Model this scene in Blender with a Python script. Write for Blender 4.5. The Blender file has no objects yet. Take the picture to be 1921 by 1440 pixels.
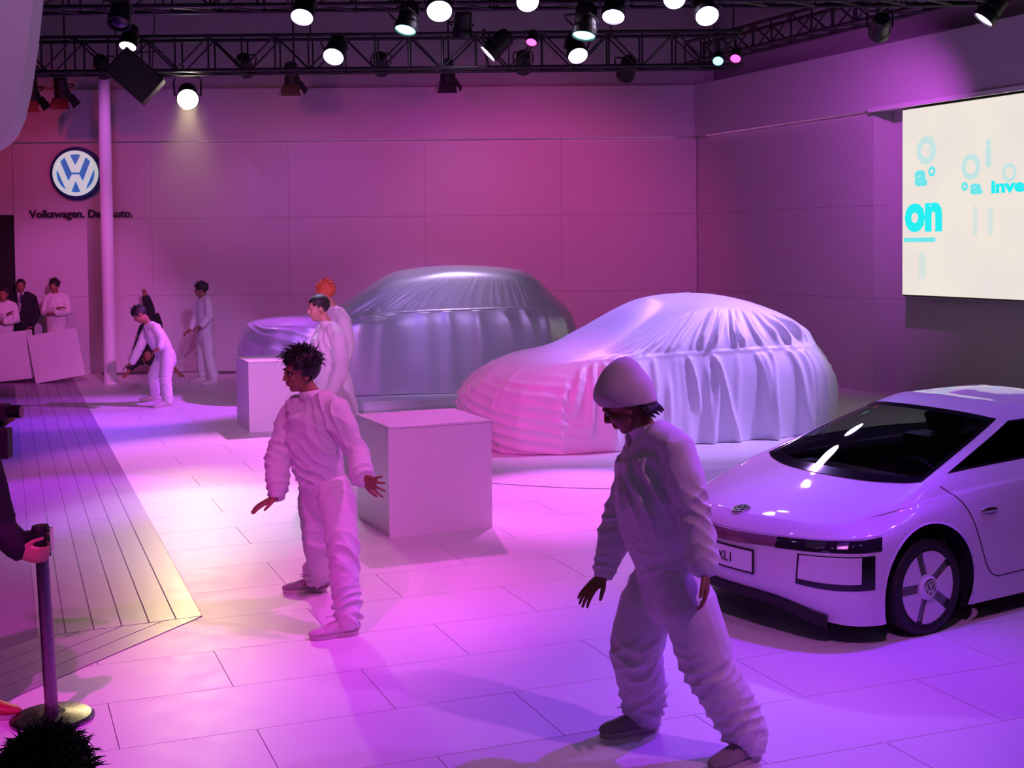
import bpy, bmesh, math, random
import numpy as np
from mathutils import Vector, Matrix

scene = bpy.context.scene
COL = scene.collection
random.seed(7)
PI = math.pi

# ------------------------------------------------------------------ camera
cam_data = bpy.data.cameras.new('camera')
cam = bpy.data.objects.new('camera', cam_data)
COL.objects.link(cam)
cam_data.sensor_fit = 'HORIZONTAL'
cam_data.sensor_width = 36.0
cam_data.lens = 2458.5 * 36.0 / 1921.0
cam_data.shift_y = -(720.0 - 550.65) / 1921.0
cam_data.clip_start = 0.05
cam_data.clip_end = 200
cam.matrix_world = Matrix.Translation((0, 0, 2.2)) @ Matrix.Rotation(PI / 2 - 0.0382, 4, 'X') @ Matrix.Rotation(-0.0101, 4, 'Z')
scene.camera = cam

# ------------------------------------------------------------------ world, exposure
world = bpy.data.worlds.new('world')
scene.world = world
world.use_nodes = True
wbg = world.node_tree.nodes['Background']
wbg.inputs['Color'].default_value = (0.30, 0.07, 0.36, 1)
wbg.inputs['Strength'].default_value = 0.05
vs = scene.view_settings
vs.view_transform = 'Standard'
vs.look = 'None'
vs.exposure = 0.0
vs.gamma = 1.0
vs.use_curve_mapping = False

scene.cycles.max_bounces = 8
scene.cycles.diffuse_bounces = 4
scene.cycles.glossy_bounces = 4

# stage lighting: every beam belongs to a rig lamp, seen or added (built further down).
# colour presets (linear) for gels
GEL = {
    'pink': (1.0, 0.13, 0.85), 'magenta': (1.0, 0.06, 0.50), 'violet': (0.42, 0.10, 1.0),
    'lilac': (0.62, 0.22, 1.0), 'blue': (0.28, 0.18, 1.0), 'white': (1.0, 0.62, 1.0), 'rose': (1.0, 0.15, 0.70),
    'yellow': (1.0, 0.80, 0.36), 'cyan': (0.25, 0.9, 0.85), 'cold': (0.62, 0.66, 1.0),
}

# ------------------------------------------------------------------ helpers
def link(o, parent=None):
    COL.objects.link(o)
    if parent is not None:
        o.parent = parent
    return o

def thing(name, label, cat, loc=(0, 0, 0), group=None, rot=None):
    o = bpy.data.objects.new(name, None)
    o.empty_display_size = 0.1
    COL.objects.link(o)
    o.location = loc
    if rot is not None:
        o.rotation_euler = rot
    o['label'] = label
    o['category'] = cat
    if group:
        o['group'] = group
    return o

def tag(o, label, cat, group=None):
    o['label'] = label
    o['category'] = cat
    if group:
        o['group'] = group
    return o

def structure(o):
    o['kind'] = 'structure'
    return o

class MB:
    """collects verts and faces of one mesh"""
    def __init__(self):
        self.v = []
        self.f = []
    def add(self, v, f):
        n = len(self.v)
        self.v += [tuple(p) for p in v]
        self.f += [tuple(i + n for i in q) for q in f]
        return self
    def box(self, lo, hi, m=None):
        x0, y0, z0 = lo
        x1, y1, z1 = hi
        v = [(x0, y0, z0), (x1, y0, z0), (x1, y1, z0), (x0, y1, z0), (x0, y0, z1), (x1, y0, z1), (x1, y1, z1), (x0, y1, z1)]
        if m is not None:
            v = [tuple(m @ Vector(p)) for p in v]
        f = [(0, 3, 2, 1), (4, 5, 6, 7), (0, 1, 5, 4), (1, 2, 6, 5), (2, 3, 7, 6), (3, 0, 4, 7)]
        return self.add(v, f)
    def tube(self, pts, r, n=8, cap=True):
        pts = [Vector(p) for p in pts]
        rr = r if isinstance(r, (list, tuple)) else [r] * len(pts)
        V, F = [], []
        up = None
        for i, p in enumerate(pts):
            d = (pts[min(i + 1, len(pts) - 1)] - pts[max(i - 1, 0)]).normalized()
            if up is None:
                up = Vector((0, 0, 1)) if abs(d.z) < 0.9 else Vector((1, 0, 0))
            a = d.cross(up).normalized()
            b = a.cross(d).normalized()
            up = b
            for k in range(n):
                t = 2 * PI * k / n
                V.append(p + (a * math.cos(t) + b * math.sin(t)) * rr[i])
        for i in range(len(pts) - 1):
            for k in range(n):
                k2 = (k + 1) % n
                F.append((i * n + k, i * n + k2, (i + 1) * n + k2, (i + 1) * n + k))
        if cap:
            F.append(tuple(range(n))[::-1])
            m = (len(pts) - 1) * n
            F.append(tuple(m + k for k in range(n)))
        return self.add(V, F)
    def lathe(self, prof, n=24, m=None, cap=True):
        """prof: (radius, z)"""
        V, F = [], []
        for r, z in prof:
            for k in range(n):
                t = 2 * PI * k / n
                V.append(Vector((r * math.cos(t), r * math.sin(t), z)))
        for i in range(len(prof) - 1):
            for k in range(n):
                k2 = (k + 1) % n
                F.append((i * n + k, i * n + k2, (i + 1) * n + k2, (i + 1) * n + k))
        if cap:
            F.append(tuple(range(n))[::-1])
            q = (len(prof) - 1) * n
            F.append(tuple(q + k for k in range(n)))
        if m is not None:
            V = [m @ p for p in V]
        return self.add(V, F)
    def prism(self, poly, z0, z1, m=None):
        n = len(poly)
        V = [Vector((p[0], p[1], z0)) for p in poly] + [Vector((p[0], p[1], z1)) for p in poly]
        F = [tuple(range(n))[::-1], tuple(range(n, 2 * n))] + [(i, (i + 1) % n, n + (i + 1) % n, n + i) for i in range(n)]
        if m is not None:
            V = [m @ p for p in V]
        return self.add(V, F)
    def mesh(self, name):
        me = bpy.data.meshes.new(name)
        me.from_pydata([tuple(p) for p in self.v], [], self.f)
        me.update()
        return me
    def build(self, name, material, parent=None, smooth=False, bevel=0.0):
        me = self.mesh(name)
        if bevel > 0:
            bm = bmesh.new()
            bm.from_mesh(me)
            bmesh.ops.bevel(bm, geom=bm.edges[:], offset=bevel, segments=2, affect='EDGES', profile=0.6)
            bm.to_mesh(me)
            bm.free()
        return mobj(name, me, material, parent, smooth)

def mobj(name, me, material, parent=None, smooth=False):
    o = bpy.data.objects.new(name, me)
    if material is not None and not me.materials:
        me.materials.append(material)
    if smooth:
        for p in me.polygons:
            p.use_smooth = True
    return link(o, parent)

def mat(name, col, rough=0.5, metal=0.0, spec=0.5, coat=0.0, bump=None, var=None, emit=None, estr=0.0, sheen=0.0, rvar=None):
    m = bpy.data.materials.new(name)
    m.use_nodes = True
    nt = m.node_tree
    b = nt.nodes['Principled BSDF']
    b.inputs['Base Color'].default_value = (*col, 1)
    b.inputs['Roughness'].default_value = rough
    b.inputs['Metallic'].default_value = metal
    b.inputs['Specular IOR Level'].default_value = spec
    b.inputs['Coat Weight'].default_value = coat
    b.inputs['Coat Roughness'].default_value = 0.03
    if sheen:
        b.inputs['Sheen Weight'].default_value = sheen
        b.inputs['Sheen Roughness'].default_value = 0.4
    if emit is not None:
        b.inputs['Emission Color'].default_value = (*emit, 1)
        b.inputs['Emission Strength'].default_value = estr
    if bump or var or rvar:
        tc = nt.nodes.new('ShaderNodeTexCoord')
    if var:
        n = nt.nodes.new('ShaderNodeTexNoise')
        n.inputs['Scale'].default_value = var[0]
        n.inputs['Detail'].default_value = 4
        nt.links.new(tc.outputs['Object'], n.inputs['Vector'])
        mx = nt.nodes.new('ShaderNodeMix')
        mx.data_type = 'RGBA'
        mx.inputs[6].default_value = (*[c * (1 - var[1]) for c in col], 1)
        mx.inputs[7].default_value = (*[min(1, c * (1 + var[1])) for c in col], 1)
        nt.links.new(n.outputs['Fac'], mx.inputs[0])
        nt.links.new(mx.outputs[2], b.inputs['Base Color'])
    if rvar:
        n = nt.nodes.new('ShaderNodeTexNoise')
        n.inputs['Scale'].default_value = rvar[0]
        nt.links.new(tc.outputs['Object'], n.inputs['Vector'])
        mr = nt.nodes.new('ShaderNodeMapRange')
        mr.inputs['To Min'].default_value = rough - rvar[1]
        mr.inputs['To Max'].default_value = rough + rvar[1]
        nt.links.new(n.outputs['Fac'], mr.inputs['Value'])
        nt.links.new(mr.outputs['Result'], b.inputs['Roughness'])
    if bump:
        n = nt.nodes.new('ShaderNodeTexNoise')
        n.inputs['Scale'].default_value = bump[0]
        n.inputs['Detail'].default_value = 3
        nt.links.new(tc.outputs['Object'], n.inputs['Vector'])
        bp = nt.nodes.new('ShaderNodeBump')
        bp.inputs['Strength'].default_value = bump[1]
        bp.inputs['Distance'].default_value = 0.01
        nt.links.new(n.outputs['Fac'], bp.inputs['Height'])
        nt.links.new(bp.outputs['Normal'], b.inputs['Normal'])
    return m

def glass_mat(name, tint, gloss=0.04):
    m = bpy.data.materials.new(name)
    m.use_nodes = True
    nt = m.node_tree
    nt.nodes.remove(nt.nodes['Principled BSDF'])
    out = nt.nodes['Material Output']
    tr = nt.nodes.new('ShaderNodeBsdfTransparent')
    tr.inputs['Color'].default_value = (*tint, 1)
    gl = nt.nodes.new('ShaderNodeBsdfGlossy')
    gl.inputs['Roughness'].default_value = gloss
    fr = nt.nodes.new('ShaderNodeFresnel')
    fr.inputs['IOR'].default_value = 1.5
    mx = nt.nodes.new('ShaderNodeMixShader')
    nt.links.new(fr.outputs['Fac'], mx.inputs['Fac'])
    nt.links.new(tr.outputs['BSDF'], mx.inputs[1])
    nt.links.new(gl.outputs['BSDF'], mx.inputs[2])
    nt.links.new(mx.outputs['Shader'], out.inputs['Surface'])
    return m

M = {}
M['wall'] = mat('wall_paint', (0.62, 0.60, 0.61), 0.75, bump=(60, 0.02))
M['fascia'] = mat('fascia_paint', (0.62, 0.60, 0.62), 0.75, bump=(60, 0.02))
M['joint'] = mat('joint_grey', (0.22, 0.20, 0.22), 0.8)
M['walljoint'] = mat('wall_joint', (0.56, 0.54, 0.55), 0.8)
M['tile'] = mat('floor_tile_white', (0.78, 0.76, 0.76), 0.42, spec=0.4, rvar=(6, 0.06), var=(2.5, 0.03))
M['plank'] = mat('plank_grey', (0.38, 0.25, 0.41), 0.36, spec=0.5, rvar=(8, 0.07), var=(5, 0.05))
M['carpet'] = mat('hall_carpet', (0.31, 0.21, 0.33), 0.9, bump=(300, 0.2), var=(30, 0.12))
M['black'] = mat('matt_black', (0.012, 0.011, 0.013), 0.6)
M['ceil'] = mat('ceiling_black', (0.02, 0.015, 0.022), 0.9, var=(2, 0.3))
M['truss'] = mat('truss_metal', (0.05, 0.045, 0.055), 0.45, metal=0.6)
M['can'] = mat('lamp_can_black', (0.02, 0.02, 0.022), 0.45, metal=0.3)
M['white'] = mat('white_lacquer', (0.80, 0.79, 0.80), 0.38, spec=0.4, rvar=(5, 0.05))
M['pole'] = mat('white_pole', (0.80, 0.79, 0.80), 0.35)
M['chrome'] = mat('chrome', (0.75, 0.74, 0.76), 0.12, metal=1.0)
M['steel'] = mat('brushed_steel', (0.22, 0.20, 0.22), 0.28, metal=1.0, rvar=(40, 0.08))
M['rubber'] = mat('tyre_rubber', (0.015, 0.015, 0.016), 0.7, bump=(120, 0.1))
M['paint'] = mat('car_paint_white', (0.70, 0.69, 0.73), 0.5, spec=0.3, coat=1.0)
M['gloss'] = mat('gloss_black', (0.010, 0.010, 0.012), 0.08, spec=0.6)
M['dash'] = mat('dashboard_grey', (0.10, 0.09, 0.12), 0.5, var=(20, 0.1))
M['glass'] = glass_mat('car_glass', (0.58, 0.64, 0.64), .012)
M['glassdark'] = glass_mat('car_glass_dark', (0.12, 0.12, 0.14), .012)
M['lampglass'] = mat('headlamp_glass', (0.02, 0.018, 0.022), 0.05, spec=0.8)
M['clothB'] = mat('white_cover_cloth', (0.74, 0.72, 0.74), 0.42, spec=0.55, sheen=0.25, bump=(250, 0.05))
M['clothA'] = mat('silver_cover_cloth', (0.56, 0.54, 0.58), 0.36, metal=0.35, spec=0.6, sheen=0.2, bump=(250, 0.05))
M['cotton'] = mat('white_cotton', (0.74, 0.73, 0.72), 0.85, sheen=0.2, bump=(180, 0.12), var=(14, 0.05))
M['knit'] = mat('knit_wool', (0.66, 0.62, 0.56), 0.95, sheen=0.3, bump=(160, 0.22), var=(40, 0.1))
M['skin'] = mat('skin_brown', (0.30, 0.13, 0.075), 0.5, var=(12, 0.12))
M['skinlight'] = mat('skin_tan', (0.52, 0.27, 0.18), 0.5, var=(12, 0.10))
M['hair'] = mat('hair_black', (0.012, 0.009, 0.009), 0.5, bump=(120, 0.5))
M['hairorange'] = mat('hair_orange', (0.62, 0.13, 0.04), 0.5, bump=(120, 0.5))
M['shoe'] = mat('shoe_grey', (0.30, 0.26, 0.26), 0.7, bump=(90, 0.15))
M['shoelight'] = mat('shoe_cream', (0.60, 0.54, 0.52), 0.7, bump=(90, 0.15))
M['sole'] = mat('shoe_sole', (0.55, 0.50, 0.48), 0.6)
M['suitcloth'] = mat('dark_suit_cloth', (0.012, 0.011, 0.018), 0.85, bump=(200, 0.1))
M['tie'] = mat('grey_tie', (0.25, 0.22, 0.28), 0.6)
M['redshoe'] = mat('red_leather', (0.45, 0.03, 0.05), 0.5)
M['eye'] = mat('eye_white', (0.28, 0.25, 0.24), 0.3)
M['iris'] = mat('eye_dark', (0.02, 0.012, 0.01), 0.2)

def emis(name, col, s):
    m = bpy.data.materials.new(name)
    m.use_nodes = True
    nt = m.node_tree
    nt.nodes.remove(nt.nodes['Principled BSDF'])
    e = nt.nodes.new('ShaderNodeEmission')
    e.inputs['Color'].default_value = (*col, 1)
    e.inputs['Strength'].default_value = s
    nt.links.new(e.outputs['Emission'], nt.nodes['Material Output'].inputs['Surface'])
    return m

# ------------------------------------------------------------------ the floor
UD = Vector((0.9298, 0.3681, 0))         # long side of the tiles
VD = Vector((-0.3681, 0.9298, 0))
ANG = math.atan2(UD.y, UD.x)
mb = MB().box((-16, -4, -0.12), (12, 26, -0.004))
floor = structure(mb.build('floor', M['joint']))
PLC = Vector((-1.862, 7.727, 0))         # bend of the plank border
D1 = Vector((-0.362, 0.932, 0)).normalized()
D2 = Vector((-0.398, -0.918, 0)).normalized()
N1 = Vector((D1.y, -D1.x, 0))            # towards the stage
N2 = Vector((-D2.y, D2.x, 0))
def on_hall(p, m=0.0):                   # left of both border edges
    return (p - PLC).dot(N1) < -m and (p - PLC).dot(N2) < -m
TL, TW = 1.26, 0.625
tile_me = MB().box((-TL / 2 + .0022, -TW / 2 + .0022, -0.02), (TL / 2 - .0022, TW / 2 - .0022, 0)).mesh('floor_tile')
tile_me.materials.append(M['tile'])
spots = []
for k in range(-10, 30):
    vc = 5.92 + TW * (k + .5)
    off = 0.468 if k % 2 == 0 else 1.07
    for n in range(-14, 16):
        uc = off + TL * (n + .5)
        c = UD * uc + VD * vc
        if not (1.0 < c.y < 22.7):
            continue
        if abs(c.x) > 0.392 * c.y + 2.8:
            continue
        if on_hall(c, 1.7) or c.x > 3.3 + (23.2 - c.y) * 0.44:
            continue
        spots.append((c.length, c))
spots.sort(key=lambda s: s[0])
far_mb = MB()
for i, (d, c) in enumerate(spots):
    if i < 300:
        o = bpy.data.objects.new('floor_tile', tile_me)
        o.location = c
        o.rotation_euler = (0, 0, ANG)
        link(o, floor)
    else:
        far_mb.box((-TL / 2 + .0022, -TW / 2 + .0022, -0.02), (TL / 2 - .0022, TW / 2 - .0022, 0), Matrix.Translation(c) @ Matrix.Rotation(ANG, 4, 'Z'))
if far_mb.v:
    o = far_mb.build('floor_tile', M['tile'], floor)
    o['kind'] = 'stuff'

# plank border with its bend, and the hall carpet behind it
border = structure(MB().prism([(PLC + D1 * 17)[:2], PLC[:2], (PLC + D2 * 9)[:2], (PLC + D2 * 9 - N2 * 0.63)[:2],
                               (PLC - N1 * .94 + D1 * .02)[:2], (PLC + D1 * 17 - N1 * .94)[:2]], 0.0002, 0.001).build('trim_1', M['joint']))
# inner corner: where the two inner edges cross
a1, a2 = PLC - N1 * 0.93, PLC - N2 * 0.62
den = D1.x * D2.y - D1.y * D2.x
w = a2 - a1
INNER = a1 + D1 * ((w.x * D2.y - w.y * D2.x) / den)
def plank(i, n, dr, nrm, width, length):
    g = 0.004
    p = []
    for off in (i * width + g, (i + 1) * width - g):
        f = off / (n * width)
        q = PLC.lerp(INNER, f) + dr * g * 1.6
        p.append((q, q + dr * length - dr * ((q - PLC).dot(dr))))
    poly = [p[0][0], p[0][1], p[1][1], p[1][0]]
    MB().prism([(v.x, v.y) for v in poly], 0.001, 0.004).build('plank', M['plank'], border)
for i in range(6):
    plank(i, 6, D1, N1, 0.155, 16.5)
for i in range(4):
    plank(i, 4, D2, N2, 0.155, 8.5)
carpet = structure(MB().prism([(INNER)[:2], (INNER + D1 * 16)[:2], (-14, 22.5), (-14, 0), (INNER + D2 * 8)[:2]], 0.0, 0.003).build('floor', M['carpet']))

# ------------------------------------------------------------------ walls
ZL, ZT = 4.05, 4.95
CORN = Vector((3.305, 23.267, 0))
BD = Vector((0.99974, 0.0226, 0))        # back wall direction
BN = Vector((BD.y, -BD.x, 0))            # into the room
RD = Vector((0.4035, -0.9150, 0))        # right wall direction, towards the viewer
RN = Vector((RD.y, -RD.x, 0))
def wall_frame(o, d, nrm):
    m = Matrix.Identity(4)
    m.col[0][:3] = d
    m.col[1][:3] = nrm
    m.col[2][:3] = (0, 0, 1)
    m.col[3][:3] = o
    return m
BW = wall_frame(CORN, -BD, BN)           # x runs left from the corner, y into the room
RW = wall_frame(CORN, RD, RN)            # x runs to the right from the corner
wall_back = structure(MB().box((-.3, -.4, 0), (16, -.03, 7.0), BW).build('wall_back', M['walljoint']))
wall_right = structure(MB().box((-.3, -.8, 0), (12, -.42, 7.0), RW).build('wall_right', M['walljoint']))
def panels(par, frame, x0, x1, rows, width, y0, y1, g=0.0016, skip=None):
    x = x0
    while x < x1 - 1e-4:
        xe = min(x + width, x1)
        for a, b in rows:
            if skip and skip(x, xe, a, b):
                continue
            MB().box((x + g, y0, a + g), (xe - g, y1, b - g), frame).build('panel', M['wall'], par)
        x = xe
R3 = [(0, 1.35), (1.35, 2.70), (2.70, ZL + .02)]
panels(wall_back, BW, 0.02, 12.02, R3, 2.4, -.03, 0.0)
panels(wall_right, RW, 0.0, 4.76, R3, 2.38, -.42, 0.0)
panels(wall_right, RW, 4.76, 11.9, [(0, 1.35), (1.35, ZL + .02)], 2.38, -.42, -.36)
# fascia above the ledge
MB().box((0.0, -.03, ZL), (16, 0.10, ZT), BW).build('fascia', M['fascia'], wall_back, bevel=.004)
MB().box((0.0, -.42, ZL), (12, 0.10, ZT), RW).build('fascia', M['fascia'], wall_right, bevel=.004)
MB().box((4.8, 0.10, ZL - .03), (11.9, 0.14, ZL + .03), RW).build('trim_2', M['white'], wall_right)
cove = emis('cove_light', (0.95, 0.22, 0.85), 0.32)
MB().box((0.4, 0.035, ZL - .010), (9.1, 0.075, ZL - .001), BW).build('cove_light', cove, wall_back)
MB().box((0.4, 0.035, ZL - .010), (4.6, 0.075, ZL - .001), RW).build('cove_light', cove, wall_right)
# dark doorway in the back wall
door = structure(MB().box((12.03, -.03, 0), (13.6, 0.015, 2.78), BW).build('door_1', M['black']))
MB().box((13.6, -.03, 0), (16, 0.0, ZL), BW).build('panel', M['wall'], wall_back)
MB().box((12.03, -.03, 2.79), (13.6, 0.0, ZL), BW).build('panel', M['wall'], wall_back)
ceiling = structure(MB().box((-18, -6, 6.9), (14, 26, 7.1)).build('ceiling', M['ceil']))

# ------------------------------------------------------------------ emblem, lettering, text helper
def text_mesh(body, width=None, height=None, extrude=0.0, offset=0.0):
    cu = bpy.data.curves.new('lettering', 'FONT')
    cu.body = body
    cu.size = 1.0
    cu.extrude = extrude
    cu.offset = offset
    cu.resolution_u = 3
    tmp = bpy.data.objects.new('lettering', cu)
    COL.objects.link(tmp)
    bpy.context.view_layer.update()
    me = bpy.data.meshes.new_from_object(tmp.evaluated_get(bpy.context.evaluated_depsgraph_get()))
    bpy.data.objects.remove(tmp)
    co = np.empty(len(me.vertices) * 3)
    me.vertices.foreach_get('co', co)
    co = co.reshape(-1, 3)
    co[:, 0] -= co[:, 0].min()
    sx = width / co[:, 0].max() if width else None
    sy = height / co[:, 1].max() if height else None
    co[:, 0] *= sx or sy
    co[:, 1] *= sy or sx
    me.vertices.foreach_set('co', co.ravel())
    me.update()
    me.materials.clear()
    return me

def face_frame(o, right, up):
    """x = right, y = up, z = out of the face"""
    r, u = Vector(right).normalized(), Vector(up).normalized()
    n = r.cross(u).normalized()
    u = n.cross(r)
    m = Matrix.Identity(4)
    m.col[0][:3] = r
    m.col[1][:3] = u
    m.col[2][:3] = n
    m.col[3][:3] = o
    return m

V_POLY = [(-.46, .72), (-.17, .04), (.17, .04), (.46, .72), (.25, .82), (0, .34), (-.25, .82)]
W_POLY = [(-.66, .50), (-.32, -.36), (-.15, -.05), (.15, -.05), (.32, -.36), (.66, .50), (.82, .22), (.40, -.76), (.2, -.80),
          (0, -.31), (-.2, -.80), (-.40, -.76), (-.82, .22)]
def emblem(par, fr, R, m_ring, m_face, m_rim, depth, rim=1.18):
    s = lambda P: [(x * R, y * R) for x, y in P]
    MB().lathe([(R * rim, 0), (R * rim, depth * .5), (R * rim * .97, depth * .8), (R * .98, depth)], 40, fr).build('emblem_rim', m_rim, par, smooth=False)
    MB().lathe([(R * .99, depth * .9), (R * .99, depth * 1.02)], 40, fr).build('emblem_face', m_face, par)
    ring = MB()
    n = 48
    V, F = [], []
    for r, z in ((R, depth), (R, depth * 1.25), (R * .84, depth * 1.25), (R * .84, depth)):
        for k in range(n):
            t = 2 * PI * k / n
            V.append(fr @ Vector((r * math.cos(t), r * math.sin(t), z)))
    for i in range(3):
        for k in range(n):
            F.append((i * n + k, i * n + (k + 1) % n, (i + 1) * n + (k + 1) % n, (i + 1) * n + k))
    ring.add(V, F).build('emblem_ring', m_ring, par)
    MB().prism(s(V_POLY), depth, depth * 1.24, fr).build('emblem_letter', m_ring, par)
    MB().prism(s(W_POLY), depth, depth * 1.24, fr).build('emblem_letter', m_ring, par)

m_white_lit = mat('emblem_white', (0.75, 0.82, 0.82), 0.35, emit=(0.62, 0.90, 0.84), estr=0.48)
m_blue_lit = mat('emblem_blue', (0.04, 0.16, 0.52), 0.3, emit=(0.05, 0.24, 0.72), estr=0.30)
m_rim_blue = mat('emblem_rim_blue', (0.02, 0.05, 0.20), 0.35)
def bpt(x, z, y=0.0):
    """point on the back wall: world x, height, distance out of the wall"""
    t = (CORN.x - x) / BD.x
    return CORN - BD * t + BN * y + Vector((0, 0, z))
logo = thing('wall_emblem', 'round blue and white backlit car emblem on the back wall above lettering', 'emblem', bpt(-7.59, 3.50))
emblem(logo, face_frame((0, 0.002, 0), BD, (0, 0, 1)), 0.395, m_white_lit, m_blue_lit, m_rim_blue, 0.10)
me = text_mesh('Volkswagen. Das Auto.', width=1.80, extrude=0.02, offset=0.022)
lt = mobj('wall_lettering', me, mat('lettering_black', (0.02, 0.018, 0.03), 0.5))
lt.matrix_world = face_frame(bpt(-8.44, 2.735, 0.012), BD, (0, 0, 1))
tag(lt, 'dark lettering reading Volkswagen. Das Auto. under the round emblem', 'lettering')

# ------------------------------------------------------------------ projection screen
def rwp(x, z, y=0.0):
    return CORN + RD * x + RN * y + Vector((0, 0, z))
screen = thing('display_screen', 'large bright cream video screen with cyan letters on the side wall', 'screen', rwp(8.0, 0, -.36))
inv = Matrix.Translation(-Vector(screen.location))
m_scr = bpy.data.materials.new('screen_picture')
m_scr.use_nodes = True
nt = m_scr.node_tree
nt.nodes.remove(nt.nodes['Principled BSDF'])
em = nt.nodes.new('ShaderNodeEmission')
tc = nt.nodes.new('ShaderNodeTexCoord')
nz = nt.nodes.new('ShaderNodeTexNoise')
nz.inputs['Scale'].default_value = 0.8
cr = nt.nodes.new('ShaderNodeValToRGB')
cr.color_ramp.elements[0].position = .3
cr.color_ramp.elements[0].color = (0.83, 0.74, 0.72, 1)
cr.color_ramp.elements[1].position = .7
cr.color_ramp.elements[1].color = (0.90, 0.82, 0.70, 1)
nt.links.new(tc.outputs['Object'], nz.inputs['Vector'])
nt.links.new(nz.outputs['Fac'], cr.inputs['Fac'])
nt.links.new(cr.outputs['Color'], em.inputs['Color'])
em.inputs['Strength'].default_value = 1.0
nt.links.new(em.outputs['Emission'], nt.nodes['Material Output'].inputs['Surface'])
MB().box((5.35, -.36, 1.41), (11.4, -.03, 4.02), inv @ RW).build('screen_case', M['black'], screen)
MB().box((5.37, -.03, 1.433), (11.38, 0.0, 4.0), inv @ RW).build('picture', m_scr, screen)
cy = [emis('screen_cyan_strong', (0.02, 0.86, 0.90), 1.0), emis('screen_cyan_mid', (0.16, 0.80, 0.84), 1.0), emis('screen_cyan_pale', (0.55, 0.78, 0.78), 1.0), emis('screen_cyan_faint', (0.70, 0.77, 0.74), 1.0)]
def scr_text(body, x, z, h, m, w=None, off=0.0):
    me = text_mesh(body, width=w, height=h, offset=off)
    o = mobj('screen_lettering', me, m, screen)
    o.matrix_local = inv @ face_frame(rwp(x, z, .003), RD, (0, 0, 1))
def scr_ring(x, z, r, m, inner=.45):
    n = 20
    V, F = [], []
    fr = inv @ face_frame(rwp(x, z, .003), RD, (0, 0, 1))
    for rr in (r, r * inner):
        for k in range(n):
            V.append(fr @ Vector((rr * math.cos(2 * PI * k / n), rr * math.sin(2 * PI * k / n), 0)))
    for k in range(n):
        F.append((k, (k + 1) % n, n + (k + 1) % n, n + k))
    MB().add(V, F).build('screen_ring', m, screen)
def scr_bar(x0, x1, z0, z1, m):
    MB().box((x0, .001, z0), (x1, .003, z1), inv @ RW).build('screen_bar', m, screen)
scr_text('on', 5.42, 2.34, .36, cy[0], w=.74, off=.05)
scr_bar(5.41, 6.03, 2.165, 2.225, cy[1])
scr_text('a', 5.62, 2.95, .20, cy[1], w=.25, off=.05)
scr_ring(5.96, 3.12, .07, cy[1], .4)
scr_ring(5.85, 3.41, .19, cy[2], .5)
scr_text('G', 5.68, 3.26, .36, cy[3], w=.32, off=.02)
scr_text('invent', 7.05, 2.79, .15, cy[0], w=.86, off=.05)
scr_text('a', 6.68, 2.79, .13, cy[1], w=.22, off=.05)
scr_ring(6.58, 2.89, .06, cy[1], .3)
scr_ring(6.69, 3.14, .17, cy[2], .55)
scr_ring(7.36, 3.03, .12, cy[2], .6)
scr_text('i', 6.95, 3.14, .34, cy[2], w=.10, off=.04)
scr_bar(6.73, 6.81, 2.24, 2.62, cy[3])
scr_bar(6.99, 7.08, 2.25, 2.60, cy[3])
scr_bar(5.70, 5.84, 1.66, 2.02, cy[3])

# ------------------------------------------------------------------ white column, hanging panel
pole = tag(MB().lathe([(.115, 0), (.115, .02), (.098, .03), (.096, 4.90), (.0, 4.90)], 32).build('white_column', M['pole'], smooth=False),
           'tall slim white column standing in front of the back wall lettering', 'column')
pole.location = (-6.50, 21.1, 0)
for p in pole.data.polygons:
    p.use_smooth = len(p.vertices) == 4
outline = [(-3.20, 4.35), (-3.243, 3.89), (-3.287, 3.566), (-3.338, 3.277), (-3.386, 3.096), (-3.436, 2.988), (-3.492, 2.93), (-3.62, 2.85), (-3.9, 2.78), (-5.2, 2.70), (-5.2, 4.35)]
V = [(x, 9.0, z) for x, z in outline] + [(x - .01, 9.22, z) for x, z in outline]
n = len(outline)
F = [tuple(range(n)), tuple(range(n, 2 * n))[::-1]] + [(i, n + i, n + (i + 1) % n, (i + 1) % n) for i in range(n)]
hang = MB().add(V, F).build('suspended_canopy', mat('panel_grey', (0.55, 0.54, 0.55), 0.6))
tag(hang, 'big pale canopy piece with a rounded lower corner hanging from the roof', 'canopy')
# two steel wires carry it from the roof
for x in (-3.4, -4.9):
    MB().tube([(x, 9.1, 4.34), (x, 9.1, 6.9)], .012, 6).build('wire', M['truss'], hang)

# ------------------------------------------------------------------ white cubes, tilted boxes, platform, turntable
def cube_thing(corner, ang, s, label):
    a = Vector((math.cos(ang), math.sin(ang), 0))
    b = Vector((-a.y, a.x, 0))
    c = Vector(corner) + a * s / 2 + b * s / 2
    t = thing('white_cube', label, 'cube', c, 'white display cubes', (0, 0, ang))
    g = .004
    h = s / 2
    # a carcass and six laminated boards, joints showing at the edges
    MB().box((-h + .012, -h + .012, .002), (h - .012, h - .012, s - .012)).build('carcass', M['joint'], t)
    MB().box((-h, -h, s - .018), (h, h, s)).build('top_board', M['white'], t, bevel=.003)
    for k in range(4):
        m = Matrix.Rotation(k * PI / 2, 4, 'Z')
        MB().box((-h + (.0 if k % 2 == 0 else .012), -h, 0), (h - (.0 if k % 2 == 0 else .012), -h + .012, s - .020), m).build('side_board', M['white'], t)
    return t
cube_thing((-0.939, 9.783, 0), 0.4046, 0.836, 'white cube standing beside the draped rounded car')
cube_thing((-3.12, 15.422, 0), 0.3753, 0.836, 'white cube in front of the nose of the silver-draped car')
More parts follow.
